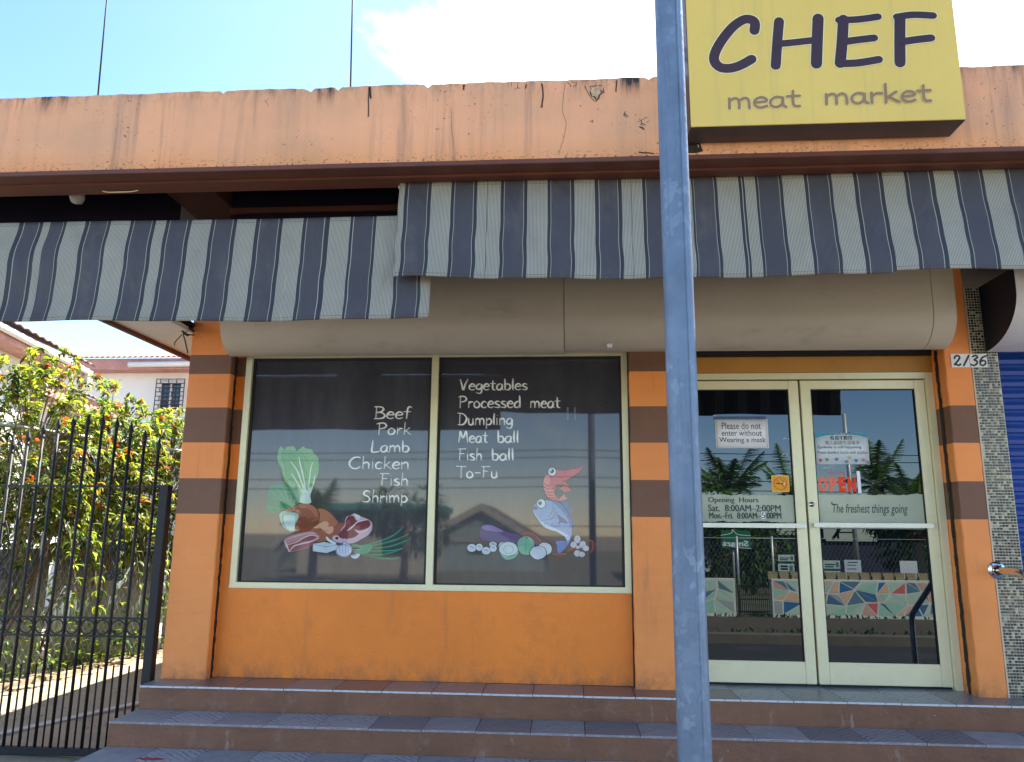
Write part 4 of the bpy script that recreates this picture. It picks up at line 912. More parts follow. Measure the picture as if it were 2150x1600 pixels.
# ================================================================= small things on the shop
for (px0, px1, yb) in ((207,225,197),(737,741,180)):
    p0 = at(px0, yb, CY0+.08); p1 = at(px1, 0, CY0+.08); d = (p1-p0); d *= 2.2; lab = 'thin black rod standing on the parapet at its left end' if px0 < 400 else 'thin black rod standing on the parapet above the awning overlap'
    rr = empty('roof_rod', (p0.x, CY0+.08, 1.985), lab, 'rod', 'thin rods on the parapet')
    g = MB(); z = lambda t: 1.985 + t; k = (p1.x-p0.x)/(p1.z-p0.z)
    g.tube([(p0.x, CY0+.08, 1.97), (p0.x+.5*k, CY0+.08, 2.47), (p0.x+1.4*k+.01, CY0+.08, 3.37)], .0042, m_black, 8, r2=.003); g.build('rod', rr)
    g = MB(); g.lathe([(.0,.02),(.012,.018),(.016,.0)], (p0.x, CY0+.08, 1.99), (0,0,1), m_black, 10); g.build('base', rr)
lb = empty('ceiling_lamp', (-2.44,-1.58,1.68), 'bare bulb in a dark holder under the canopy ceiling at far left', 'lamp')
g = MB(); g.lathe([(.0,.07),(.045,.068),(.045,.05),(.028,.04),(.026,.0)], (-2.44,-1.585,1.68), (0,0,1), m_black, 16); g.build('lamp_holder', lb)
m_bulb = mat('frosted_bulb', (.45,.42,.36), .3, .02); g = MB(); g.lathe([(.018,.01),(.022,-.01),(.034,-.04),(.036,-.055),(.026,-.08),(.0,-.09)], (-2.44,-1.585,1.68), (0,0,1), m_bulb, 16); g.build('bulb', lb)
g = MB(); a = at(205,391,CY1-.02); b = at(296,392,CY1-.02); c = at(250,399,CY1-.03)
g.tube(smooth([(a.x,CY1-.01,1.59),(a.x+.05,CY1-.02,1.572),(c.x,CY1-.03,1.566),(b.x-.04,CY1-.02,1.572),(b.x,CY1-.01,1.588)], 5), .0022, m_letterrim, 6); tag(g.build('cord'), 'pale loop of cord drooping from the maroon beam near the left end', 'cord')
# cable bundle under eave
cb = empty('cable_bundle', (-2.75,-.2,1.2), 'tangle of black cables hanging in front of the white side soffit', 'cables')
def zq(x, y): p = at(200+x/6.666, 540+y/6.666, -.05); return (p.x, p.y, p.z)
for pl, r in (([(970,870),(980,920),(1020,960),(1100,1000),(1200,1010)],.006),([(1110,870),(1130,940),(1180,1000),(1230,1050),(1290,1080),(1380,1090)],.005),([(1245,870),(1240,980),(1235,1080),(1260,1180),(1295,1340)],.0045),([(1200,970),(1270,975),(1330,1000),(1380,1040)],.007),([(990,940),(1060,985),(1130,1010),(1210,970)],.009),([(1215,1080),(1150,1150),(1112,1200),(1110,1240)],.0035),([(1320,880),(1330,940),(1290,1030),(1230,1080)],.003),([(1280,880),(1340,920),(1385,970)],.01),([(1240,1060),(1290,1090),(1300,1100)],.009)):
    g = MB(); g.tube(smooth([zq(*q) for q in pl], 5), r, m_black, 7); g.build('cable', cb)
# house number: two plates
hn = empty('house_number', (2.6,-.004,1.06), 'white plates with the house number 2136 in black across the orange pillar and mosaic', 'house number')
a = at(1996,746,-.004); b = at(2074,771,-.004)
g = MB(); zz0, zz1 = 1.064, 1.152; g.box(a.x, a.x+.113, -.006, -.001, zz0, zz1, m_white); g.build('plate', hn); g = MB(); g.box(a.x+.116, b.x, -.0065, .0, zz0-.002, zz1-.002, m_white); g.build('plate', hn)
f = Flat(-.0068, -1, .0002); xw = b.x-a.x
for i, ch in enumerate('2136'): x0 = a.x+.008+i*(xw-.01)/4; f.text(ch, x0, x0+xw/4-.006, zz0+.010, .066, .0115, m_ink, False, .12)
f.build('number', hn)
# handrail
hr = empty('handrail', (2.6,-.4,-.5), 'chrome handrail with round flange screwed to the right pillar', 'handrail')
c = at(2092,1197,0); HX, HZ = c.x, c.z
g = MB(); g.lathe([(.0,-.006),(.05,-.006),(.052,-.003),(.052,0)], (HX,-.001,HZ), (0,1,0), m_chrome, 32)
g.lathe([(.026,-.022),(.030,-.018),(.032,-.006)], (HX,-.001,HZ), (0,1,0), m_chrome, 24); g.build('flange', hr)
for k in range(4):
    t = math.pi/4 + k*math.pi/2; g = MB(); g.lathe([(.0,-.0085),(.004,-.0085),(.005,-.006)], (HX+.037*math.cos(t), -.001, HZ+.037*math.sin(t)), (0,1,0), m_ink, 10); g.build('screw', hr)
g = MB(); P = smooth([(HX,-.015,HZ),(HX,-.10,HZ),(HX+.0,-.20,HZ+.002),(HX+.002,-.27,HZ-.01),(HX+.004,-.34,HZ-.05),(HX+.01,-.55,HZ-.19),(HX+.015,-.80,HZ-.35),(HX+.018,-.86,HZ-.40),(HX+.018,-.88,HZ-.47),(HX+.018,-.88,-1.0),(HX+.018,-.88,-1.36)], 5)
g.tube(P, .0215, m_chrome, 18); g.build('pipe', hr)

# notices
nm = empty('mask_notice', (at(1557,930,GY).x, GY-.003, zat(940)), 'white paper notice asking to wear a mask taped on the left door', 'notice')
def paper(px0, px1, yt, yb, Y, m, par, skew=0, nameq='sheet'):
    a = at(px0, (yt+yb)/2, Y); b = at(px1, (yt+yb)/2, Y); zt = at((px0+px1)/2, yt, Y).z; zb = at((px0+px1)/2, yb, Y).z
    g = MB(); nx = 8
    g.grid(lambda i, j: (a.x+(b.x-a.x)*i/nx, Y + .0012*math.sin(i*.9+j), zb+(zt-zb)*j + skew*(i/nx-.5)), nx, 1, m, True)
    o = g.build(nameq, par); md = o.modifiers.new('t', 'SOLIDIFY'); md.thickness = .0006; md.offset = 1
    return a.x, b.x, zb, zt
x0, x1, zb, zt = paper(1502, 1613, 881, 941, GY-.003, m_white, nm)
f = Flat(GY-.0046, -1, .0002)
for i, t in enumerate(('Please do not', 'enter without', 'Wearing a mask')):
    yt, yb = ((887,901),(903,915),(918,932))[i]; l, r = ((1515,1597),(1515,1599),(1510,1608))[i]
    a = at(l, yt, GY-.005); b = at(r, yt, GY-.005); f.font(t, a.x, b.x, at(1557,yb,GY-.005).z, at(1557,yt,GY-.005).z, m_ink)
bx = [(x0+.010,zb+.007),(x1-.010,zb+.007),(x1-.010,zt-.007),(x0+.010,zt-.007),(x0+.010,zb+.007)]
for i in range(4): f.stroke([bx[i], bx[i+1]], .0015, pm(90,100,100,False), None, 0, False)
f.build('lettering', nm)
g = MB(); g.box(x0-.008, x1-.01, GY-.0022, GY-.0016, zt-.002, zt+.022, mat('clear_tape', (.02,.03,.06), .15, .3, 40)); g.build('tape', nm)
en = empty('disinfect_notice', (at(1768,970,GY).x, GY-.003, zat(975)), 'blue and white notice with coloured hand prints taped on the right door', 'notice')
x0, x1, zb, zt = paper(1712, 1824, 909, 975, GY-.003, mat('pale_paper', (.66,.72,.76), .5, .02), en)
f = Flat(GY-.0046, -1, .00015); Yn = GY-.005
W1 = x1-x0; H1 = zt-zb
f.fill([(x0+.002,zt-.001),(x0+.002,zt-.035),(x0+W1*.2,zt-.016),(x0+W1*.5,zt-.009),(x0+W1*.8,zt-.014),(x1-.002,zt-.03),(x1-.002,zt-.001)], pm(70,150,185,False))
f.font('\u9632\u75ab\u4e0d\u9b06\u61c8', x0+W1*.30, x0+W1*.70, zt-H1*.23, zt-H1*.10, pm(30,60,70,False), bold=.01)
f.font('\u9032\u5165\u524d\u8acb\u5148\u6d88\u6bd2\u624b', x0+W1*.19, x0+W1*.84, zt-H1*.38, zt-H1*.25, pm(150,130,130,False), bold=.01)
f.font('Epidemic is still happening', x0+W1*.05, x0+W1*.86, zt-H1*.52, zt-H1*.41, pm(50,55,60,False)); f.font('Please disinfect hands with alcohol', x0+W1*.03, x0+W1*.97, zt-H1*.67, zt-H1*.57, pm(120,105,115,False))
for u, v, c in ((.08,.10,(200,90,60)),(.20,.12,(110,140,90)),(.38,.13,(110,105,140)),(.62,.18,(215,185,80)),(.74,.09,(95,115,165)),(.88,.11,(220,120,150)),(.56,.05,(120,140,180)),(.97,.04,(140,140,150))):
    cx, cz = x0+W1*u, zb+H1*v
    f.fill([(cx+.006*math.cos(k*.785), cz+.0055*math.sin(k*.785)) for k in range(8)], pm(*c, False))
    for k in range(5): t = R_(30+k*28); f.stroke([(cx,cz),(cx+.015*math.cos(t), cz+.016*math.sin(t))], .0035, pm(*c, False), None, 0)
f.build('print', en)
op = empty('open_sign', (at(1762,1030,GY).x, GY-.003, zat(1035)), "red YES WE'RE OPEN sign behind the right door glass", 'sign')
f = Flat(GY, -1, .0003); m_or = pm(252,74,30,False); m_or2 = pm(252,120,95,False)
a = px_(1715,1035); b = px_(1806,990)
g = MB(); xx = px_(1799,1000)[0]; g.box(xx, px_(1806,1000)[0], GY-.002, GY-.0005, a[1], b[1]+.003, m_white); g.build('edge_strip', op)
def fb(txt, l, r, yt, yb, m, **k): p, q = px_(l,(yt+yb)/2), px_(r,(yt+yb)/2); f.font(txt, p[0], q[0], zat(yb,1760), zat(yt,1760), m, **k)
fb("YES WE'RE", 1738, 1776, 990, 997, pm(190,110,110,False), bold=.01)
fb('O', 1718, 1737, 1001, 1033, m_or2, bold=.06); fb('P', 1741, 1757, 1001, 1033, m_or2, bold=.06); fb('E', 1761, 1776, 1001, 1033, m_or, bold=.06); fb('N', 1780, 1797, 1001, 1033, m_or, bold=.06)
q = [px_(1714,1036), px_(1798,1036), px_(1798,988), px_(1714,988), px_(1714,1036)]
for i in range(4): f.stroke([q[i], q[i+1]], .0012, pm(140,150,170,False), None, 0, False)
f.build('lettering', op)
ns = empty('no_smoking_sticker', (at(1638,1030,GY).x, GY-.002, zat(1033)), 'orange square no smoking sticker on the left door', 'sticker')
f = Flat(GY, -1, .0003); a = px_(1621,1033); b = px_(1656,998); cx, cz = (a[0]+b[0])/2, (a[1]+b[1])/2; hw, hh = (b[0]-a[0])/2, (b[1]-a[1])/2
def rr_(s): 
    out = []
    for qx, qz, a0 in ((1,1,0),(-1,1,90),(-1,-1,180),(1,-1,270)):
        for k in range(4): t = R_(a0+k*30); out.append((cx+qx*(hw*s-.010)+.010*math.cos(t), cz+qz*(hh*s-.010)+.010*math.sin(t)))
    return out
f.fill(rr_(1.0), pm(250,200,110,False)); f.fill(rr_(.9), pm(240,170,60,False))
f.stroke([(cx-hw*.5,cz),(cx+hw*.35,cz)], .008, m_ink, None, 0, False); f.stroke([(cx+hw*.35,cz),(cx+hw*.5,cz)], .008, m_white, None, 0, False)
f.stroke([(cx+hw*.4,cz+.006),(cx+hw*.3,cz+.02),(cx+hw*.05,cz+.025),(cx+.0,cz+.034)], .003, m_ink)
R0 = hw*.72; f.stroke([(cx+R0*math.cos(k*math.pi/12), cz+R0*math.sin(k*math.pi/12)) for k in range(25)], .007, pm(235,115,50,False), None, 0, False)
f.stroke([(cx-R0*.7,cz+R0*.7),(cx+R0*.7,cz-R0*.7)], .007, pm(235,115,50,False), None, 0, False)
f.build('print', ns)

# ================================================================= NEIGHBOUR ON THE RIGHT
nb = empty('neighbour_shop', (3.4,0,GZ), 'neighbouring shop front with mosaic pilaster and blue roller shutter', 'building')
m_mos = bpy.data.materials.new('mosaic_glass'); m_mos.use_nodes = True; t_ = m_mos.node_tree; bb = t_.nodes['Principled BSDF']; bb.inputs['Roughness'].default_value = .18
gg = N(t_, 'ShaderNodeNewGeometry'); cr = N(t_, 'ShaderNodeValToRGB'); cr.color_ramp.interpolation = 'CONSTANT'
cr.color_ramp.elements[0].color = (.03,.03,.032,1)
for ps, c in ((.30,(.06,.06,.055)),(.48,(.14,.115,.085)),(.60,(.30,.26,.19)),(.72,(.02,.022,.03)),(.80,(.48,.43,.30)),(.90,(.20,.12,.07))):
    e = cr.color_ramp.elements.new(ps); e.color = (*c, 1)
cr.color_ramp.elements[-1].position = .96; cr.color_ramp.elements[-1].color = (.10,.10,.09,1)
t_.links.new(gg.outputs['Random Per Island'], cr.inputs[0]); t_.links.new(cr.outputs[0], bb.inputs['Base Color'])
m_mg = mat('pale_grout', (.72,.67,.52), .8, .1, 20)
g = MB(); g.box(2.6275, 2.79, .010, .3, FZ, 1.60, m_mg); g.box(2.6175,2.627,.0,.3,FZ,1.6,mat('cream_bead', (.6,.5,.38), .6, .1)); g.build('mosaic_pilaster', nb)
g = MB(); pz = .0178; ncol = 9
for j in range(int((1.6-FZ)/pz)):
    for i in range(ncol):
        x = 2.629 + i*pz; z = FZ + .002 + j*pz; y = .006 + random.uniform(-.0006,.0006); s = pz-.0042
        g.add([(x,y,z),(x+s,y,z),(x+s,y,z+s),(x,y,z+s),(x,.0102,z),(x+s,.0102,z),(x+s,.0102,z+s),(x,.0102,z+s)], [(0,1,2,3),(4,5,1,0),(1,5,6,2),(3,2,6,7),(4,0,3,7)], m_mos)
o = g.build('mosaic', nb, kind='stuff')
g = MB(); g.box(2.79, 6.0, .25, .5, FZ, 1.6, m_ceil); g.box(5.4, 6, 0, 6, GZ, 1.9, m_conc); g.build('wall', nb)
m_blue = mat('blue_slat', (.012,.055,.30), .35, .12, 5, .05, 60, dirt=(.03,.08,.25), dscale=6, damt=.4)
prof = [(.13,0),(.112,.006),(.105,.03),(.118,.05),(.125,.056),(.128,.0745)]
b = MB(); b.grid(lambda i, j: (2.795+2.6*i, prof[j][0], prof[j][1]), 1, 5, m_blue, True); b.quad((2.795,.13,0),(2.795,.16,0),(5.395,.16,0),(5.395,.13,0), m_blue)
sme = bpy.data.meshes.new('slat'); sme.from_pydata(b.v, [], b.f); sme.materials.append(m_blue)
for k in range(29): o = link('slat', sme, nb, loc=(0,0,0)); o.location = Vector((random.uniform(-.001,.001), 0, FZ + .012 + k*.0755)) - nb.location
bx2 = link('shutter_box', None, nb)
m_wbox = mat('white_box_paint', (.62,.60,.62), .4, .05, 2, .04, 30, dirt=(.4,.36,.38), dscale=3, damt=.4)
m_pink = mat('pink_box_band', (.62,.45,.47), .4, .05)
d = .40; zb_ = 1.165; prof = [(-.002,1.6),(-d,1.6),(-d,1.50)]
for k in range(13): a_ = k/12*math.pi/2; prof.append((-d+d*(1-math.cos(a_))**1.0, zb_+.30*(1-math.sin(a_))))
g = MB(); L = len(prof); g.grid(lambda i, j: (2.715+3.2*i, prof[j][0], prof[j][1]), 1, L-1, m_wbox, True); g.build('casing', bx2)
g = MB(); g.add([(2.7145, a, b) for a, b in prof]+[(2.7145,-.002,zb_)], [tuple(range(L+1))[::-1]], mat('navy_end', (.010,.014,.026), .5, .1)); g.build('end_plate', bx2)

# ================================================================= POLE
pa = at(1403, 0, -3.15); pb_ = at(1459, 1590, -3.15); kx = (pa.x-pb_.x)/(pa.z-pb_.z)
pl = empty('lamp_pole', (pb_.x + kx*(-1.6-pb_.z), -3.15, GZ), 'blue grey galvanised steel pole standing on the pavement before the doors', 'pole')
g = MB(); n = 40
P = [(pb_.x + kx*(z-pb_.z), -3.15, z) for z in [GZ-.05 + i*(4.6-GZ)/n for i in range(n+1)]]
g.tube(P, .0385, m_pole, 32, r2=.034); g.build('tube', pl)
g = MB(); g.tube([(p[0]+.016, p[1]-.0335, p[2]) for p in P], .0035, m_pole, 6, r2=.003); g.build('weld_seam', pl)
g = MB(); g.lathe([(.0,.02),(.09,.02),(.09,0)], (P[0][0],-3.15,GZ+.001), (0,0,1), m_pole, 24); g.build('base_plate', pl)

# ================================================================= GATE
gt = empty('iron_gate', (-2.66,0,GZ), 'black wrought iron gate with spear tips and scrolls across the alley', 'gate')
g = MB(); g.box(-2.715, -2.655, -.03, .03, GZ, .285, m_black, .003); g.build('post', gt)
def gz(py, px=180): return at(px, py, 0).z
rails = [.277, gz(1297), gz(1335), -1.405]
for z in rails[:3]: g = MB(); g.box(-5.2, -2.716, -.006, .006, z-.007, z+.007, m_black); g.build('rail', gt)
g = MB(); g.box(-5.2, -2.716, -.02, .02, -1.42, -1.375, m_black, .003); g.build('rail', gt)
tops = [(2.74,.51),(2.83,.56),(2.93,.615),(3.04,.66),(3.16,.685),(3.27,.692),(3.38,.686),(3.50,.668),(3.61,.63),(3.72,.575),(3.86,.50),(4.0,.50),(4.5,.69),(5.2,.5)]
def topz(x):
    x = -x
    for i in range(len(tops)-1):
        if tops[i][0] <= x <= tops[i+1][0]:
            u = (x-tops[i][0])/(tops[i+1][0]-tops[i][0]); return tops[i][1]+(tops[i+1][1]-tops[i][1])*u
    return .5
BS = .1045; x = -2.765; k = 0
fm = None
while x > -5.15:
    g = MB(); zt = topz(x); g.tube([(x,0,-1.375),(x,0,zt)], .0100, m_black, 6); bo = g.build('bar', gt)
    g = MB(); g.lathe([(.0085,-.03),(.017,-.022),(.008,-.012),(.010,0),(.020,.018),(.0165,.032),(.0,.085)], (x,0,zt), (0,0,1), m_black, 8); g.build('spear_tip', bo)
    # collars give the bar its twisted look
    g = MB()
    for q in range(14): zz = rails[2]-.07 + (-.0) if False else rails[1]+.03+q*.03; g.lathe([(.0086,-.006),(.0125,0),(.0086,.006)], (x,0,zz), (0,0,1), m_black, 6)
    if k % 2: g.build('twist', bo)
    g = MB(); xm = x-BS/2; g.tube([(xm,0,-1.375),(xm,0,gz(1396))], .0058, m_black, 6); g.build('short_bar', gt)
    g = MB(); rr = (rails[1]-rails[2])/2-.006; zc = (rails[1]+rails[2])/2; rr = min(rr, BS/2-.008)
    g.tube([(xm+rr*math.cos(t*math.pi/10),0,zc+rr*math.sin(t*math.pi/10)) for t in range(21)], .0045, m_black, 6, False); g.build('ring', gt)
    x -= BS; k += 1
def scroll(cx, cz, s, sx, sz, turns=1.6):
    pts = []
    for i in range(34):
        t = i/33; a = math.pi/2 + t*turns*2*math.pi; r = s*(1-t*.78)
        pts.append((cx + sx*(r*math.cos(a)), 0.0, cz + sz*(r*math.sin(a)-s*.0)))
    return pts
for bx in (-3.79+.0*BS, -3.79+BS*-3, -2.98, -4.8):
    g = MB()
    for sx in (1,-1):
        g.tube(scroll(bx+sx*.038, gz(1208), .036, sx, 1), .0055, m_black, 6)
        g.tube(scroll(bx+sx*.036, gz(1146), .030, sx, -1), .0048, m_black, 6)
        g.tube(smooth([(bx,0,gz(1190)),(bx+sx*.02,0,gz(1175)),(bx+sx*.05,0,gz(1160)),(bx+sx*.03,0,gz(1120)),(bx,0,gz(1095))], 5), .005, m_black, 6)
    g.build('scroll', gt)

# ================================================================= ALLEY FENCE
FD = Vector((.215, .977, 0)).normalized(); F0 = Vector((-5.27, 1.75, 0))
def fp(s, z, off=0): n = Vector((FD.y, -FD.x, 0)); v = F0 + FD*s + n*off; return (v.x, v.y, z)
fe = empty('alley_fence', F0 + Vector((0,0,GZ)), 'chain link fence backed with grey green metal sheets along the alley', 'fence')
m_sheet = mat('grey_green_sheet', (.20,.26,.26), .5, .12, 3, .1, 20, metal=.2, dirt=(.10,.10,.08), dscale=3, damt=.6, stretch=(2,2,.5))
s = -2.2; k = 0
while s < 6:
    wd = random.uniform(.42,.62); zt = -.20 + random.uniform(-.05,.05); off = -.10 - random.uniform(0,.03)
    g = MB(); nn = 12
    def fn(i, j, s=s, wd=wd, zt=zt, off=off): return fp(s+wd*i/nn, [GZ+.02, zt][j], off + .010*math.cos(i*math.pi))
    g.grid(fn, nn, 1, m_sheet, True); o = g.build('sheet', fe); o.modifiers.new('t','SOLIDIFY').thickness = .002
    s += wd + random.choice((.0,.01,.05)); k += 1
m_galv = mat('galvanised_wire', (.50,.50,.46), .4, .1, 20, metal=.5)
g = MB(); hgt = 2.25; step = .068
for i in range(-34, 120):
    s0 = -2.2 + i*step
    for sg_ in (1,-1):
        a0 = s0 if sg_ > 0 else s0 + hgt*.55
        za, zb2 = GZ+.02, GZ+.02+hgt; sa, sb = a0, a0 + sg_*hgt*.55
        sa2, sb2 = max(-2.2, min(6, sa)), max(-2.2, min(6, sb))
        if abs(sb2-sa2) < .01: continue
        t0 = (sa2-sa)/(sb-sa); t1 = (sb2-sa)/(sb-sa)
        g.tube([fp(sa2, za+(zb2-za)*t0, .003*sg_), fp(sb2, za+(zb2-za)*t1, .003*sg_)], .0016, m_galv, 3, False)
g.build('chain_link', fe, kind='stuff')
for s in (-1.6,.6,2.6,4.6):
    g = MB(); g.tube([fp(s, GZ), fp(s, .92)], .022, m_galv, 10); g.build('post', fe)
g = MB(); g.tube([fp(-2.2,.95), fp(6,.93)], .021, m_galv, 10); g.build('top_rail', fe)
g = MB()
for i in range(60):
    s0 = -2.2+8.2*i/60; s1 = -2.2+8.2*(i+1)/60; zz = GZ+.035+random.uniform(-.012,.012)
    p = [fp(s0,GZ-.05,.17),fp(s1,GZ-.05,.17),fp(s1,zz,.16),fp(s0,zz,.16),fp(s1,zz,-.1),fp(s0,zz,-.1)]
    g.add(p, [(0,1,2,3),(3,2,4,5)], m_alley)
g.build('footing', fe)

# ================================================================= FOLIAGE
def leafmat(name, col, tr, trans=.5):
    m = bpy.data.materials.new(name); m.use_nodes = True; t = m.node_tree; b = t.nodes['Principled BSDF']
    b.inputs['Roughness'].default_value = .42; b.inputs['Specular IOR Level'].default_value = .35
    gg = N(t, 'ShaderNodeNewGeometry'); mr_ = N(t, 'ShaderNodeMapRange'); mr_.inputs[3].default_value = .55; mr_.inputs[4].default_value = 1.5
    t.links.new(gg.outputs['Random Per Island'], mr_.inputs[0])
    v = N(t, 'ShaderNodeVectorMath', operation='SCALE'); v.inputs[0].default_value = col; t.links.new(mr_.outputs[0], v.inputs['Scale']); t.links.new(v.outputs[0], b.inputs['Base Color'])
    v2 = N(t, 'ShaderNodeVectorMath', operation='SCALE'); v2.inputs[0].default_value = tr; t.links.new(mr_.outputs[0], v2.inputs['Scale'])
    tb = N(t, 'ShaderNodeBsdfTranslucent'); t.links.new(v2.outputs[0], tb.inputs['Color'])
    mx = N(t, 'ShaderNodeMixShader'); mx.inputs[0].default_value = trans; t.links.new(b.outputs[0], mx.inputs[1]); t.links.new(tb.outputs[0], mx.inputs[2])
    t.links.new(mx.outputs[0], t.nodes['Material Output'].inputs[0]); return m
m_leaf = [leafmat('leaf_green', (.07,.14,.022), (.20,.32,.02)), leafmat('leaf_young', (.16,.20,.03), (.42,.48,.03)), leafmat('leaf_dark', (.035,.08,.02), (.05,.10,.015)), leafmat('leaf_russet', (.22,.12,.04), (.34,.20,.04))]
m_stem = mat('brown_stem', (.12,.08,.045), .8, .2, 20); m_flower = leafmat('orange_flower', (.75,.10,.03), (.8,.14,.04), .35)
def add_leaf(g, p, d, up, L, m, droop=.25):
    d = Vector(d).normalized(); sd = d.cross(up)
    if sd.length < 1e-4: sd = d.cross(Vector((1,0,0)))
    sd.normalize(); n = sd.cross(d); w_ = L*random.uniform(.17,.25)
    c = [p, p + d*L*.3 - n*L*.02, p + d*L*.65 - n*L*droop*.35, p + d*L - n*L*droop]
    fo = n*w_*.35
    vs = [c[0], c[1]+sd*w_+fo, c[1]-sd*w_+fo, c[2]+sd*w_*.8+fo, c[2]-sd*w_*.8+fo, c[3], c[1], c[2]]
    g.add(vs, [(0,6,1),(0,2,6),(6,7,3,1),(2,4,7,6),(7,5,3),(4,5,7)], m)
def bush(label, centre, rad, nb_, seed, low=-1.0, sprig=(1,3)):
    rnd = random.Random(seed); random.seed(seed)
    base = Vector((centre[0]-.1, centre[1], GZ)); root = empty('flowering_bush', base, label, 'bush', 'flowering bushes along the alley fence')
    lv = MB(); stems = MB(); fl_ = MB(); c = Vector(centre)
    for k in range(7):
        a = rnd.uniform(0,6.28); e = c + Vector((rad[0]*.6*math.cos(a), rad[1]*.6*math.sin(a), rnd.uniform(-.2,.6)))
        stems.tube(smooth([base + Vector((rnd.uniform(-.15,.15),rnd.uniform(-.25,.25),0)), (base+e)/2 + Vector((rnd.uniform(-.15,.15),)*3), e], 4), .014, m_stem, 6, r2=.005)
    for k in range(nb_):
        # branch from inside to shell, arching
        th = rnd.uniform(0, 6.28); ph = math.acos(rnd.uniform(-.95,1)); u = Vector((math.sin(ph)*math.cos(th), math.sin(ph)*math.sin(th), math.cos(ph)))
        rr = rnd.uniform(.72, 1.16)
        e = c + Vector((u.x*rad[0]*rr, u.y*rad[1]*rr, u.z*rad[2]*rr)); s0 = c + Vector((u.x*rad[0]*.25, u.y*rad[1]*.25, u.z*rad[2]*.3 - .1))
        if e.z < low + .05: continue
        mid = (s0+e)/2 + Vector((0,0,.12))
        tip = e + Vector((u.x*.10, u.y*.10, -.05+rnd.uniform(-.06,.08)))
        P = smooth([s0, mid, e, tip], 4); stems.tube(P[::2], .004, m_stem, 3, False, r2=.0015)
        young = rnd.random() < .30 + .35*u.z + .15*u.x
        for i in range(4, len(P)):
            d0 = (P[i]-P[i-1]).normalized(); up = Vector((0,0,1)); sd = d0.cross(up)
            if sd.length < .01: sd = Vector((1,0,0))
            sd.normalize()
            for sgn in (1,-1):
                for rep in range(2 if i > 7 else 1):
                    dd = d0*rnd.uniform(.3,1) + sd*sgn*rnd.uniform(.5,1.1) + Vector((0,0,rnd.uniform(-.5,.35)))
                    m = m_leaf[1] if young and rnd.random() < .75 else m_leaf[rnd.choice((0,0,2,2,2,1))]
                    if i > len(P)-4 and rnd.random() < .22: m = m_leaf[3]
                    add_leaf(lv, P[i] + Vector((rnd.uniform(-.02,.02),rnd.uniform(-.02,.02),rnd.uniform(-.02,.02))), dd, up + Vector((rnd.uniform(-.5,.5),rnd.uniform(-.5,.5),0)), rnd.uniform(.045,.092), m, rnd.uniform(.1,.5))
        if rnd.random() < .20 and u.z > -.5:
            for q in range(16):
                dd = Vector((rnd.gauss(0,1),rnd.gauss(0,1),rnd.gauss(0,1)+.4)).normalized(); add_leaf(fl_, P[-1]+dd*.012, dd, Vector((0,.3,1)), .036, m_flower, .1)
    for k in range(rnd.randint(*sprig)):   # long drooping sprigs over the fence
        s0 = c + Vector((rad[0]*.75, rnd.uniform(-.8,.8)*rad[1], -rad[2]*.5)); n = 12
        P = [s0 + Vector((.22*math.sin(i/n*1.8), rnd.uniform(-.02,.02)+.02*i, -.075*i*(i/n+.25))) for i in range(n)]
        stems.tube(P[::2], .0035, m_stem, 3, False)
        for i in range(1, n):
            for q in range(3): dd = Vector((rnd.uniform(-.6,1),rnd.uniform(-1,1),rnd.uniform(-1,.2))); add_leaf(lv, P[i], dd, Vector((0,0,1)), rnd.uniform(.06,.11), m_leaf[rnd.choice((0,1,1,2))], .3)
    stems.build('stems', root); lv.build('leaves', root, kind='stuff')
    if fl_.v: fl_.build('flowers', root, kind='stuff')
    return root
bush('tall flowering bush nearest the street, leaves yellow green, behind the gate', (-5.25, 2.15, .70), (.62,.62,.98), 290, 21, sprig=(4,6))
bush('bushy green shrub second along the fence, thick with orange flowers', (-5.12, 3.15, .56), (.58,.62,.93), 260, 22, sprig=(4,6))
bush('wide light green bush in front of the far house window, arching over the fence', (-4.95, 4.2, .55), (.60,.68,.98), 290, 23, sprig=(4,6))
bush('farthest bush beside the orange pillar, pale leaves', (-4.70, 5.3, .50), (.60,.70,1.0), 170, 24, sprig=(2,3))
bush('dark leafy bush filling the fence line low down beyond the sheets', (-5.85, 3.6, .25), (.7,1.7,.95), 220, 25, sprig=(0,0))
# creeper at the fence foot
rnd = random.Random(5); random.seed(5); g = MB()
for k in range(1500):
    s = rnd.uniform(-.6,5.2); z = GZ + .03 + abs(rnd.gauss(0,.22)) + (rnd.uniform(.2,.95) if rnd.random() < .38 and math.sin(s*3.1) > -.2 else 0); add_leaf(g, Vector(fp(s, z, rnd.uniform(.0,.14))), Vector((rnd.uniform(-.3,1),rnd.uniform(-1,1),rnd.uniform(-.5,.8))), Vector((0,0,1)), rnd.uniform(.04,.09), m_leaf[rnd.choice((0,1,2,2,0))], .3)
tag(g.build('creeper', kind='stuff'), 'low creeping leaves along the foot of the alley fence', 'creeper')

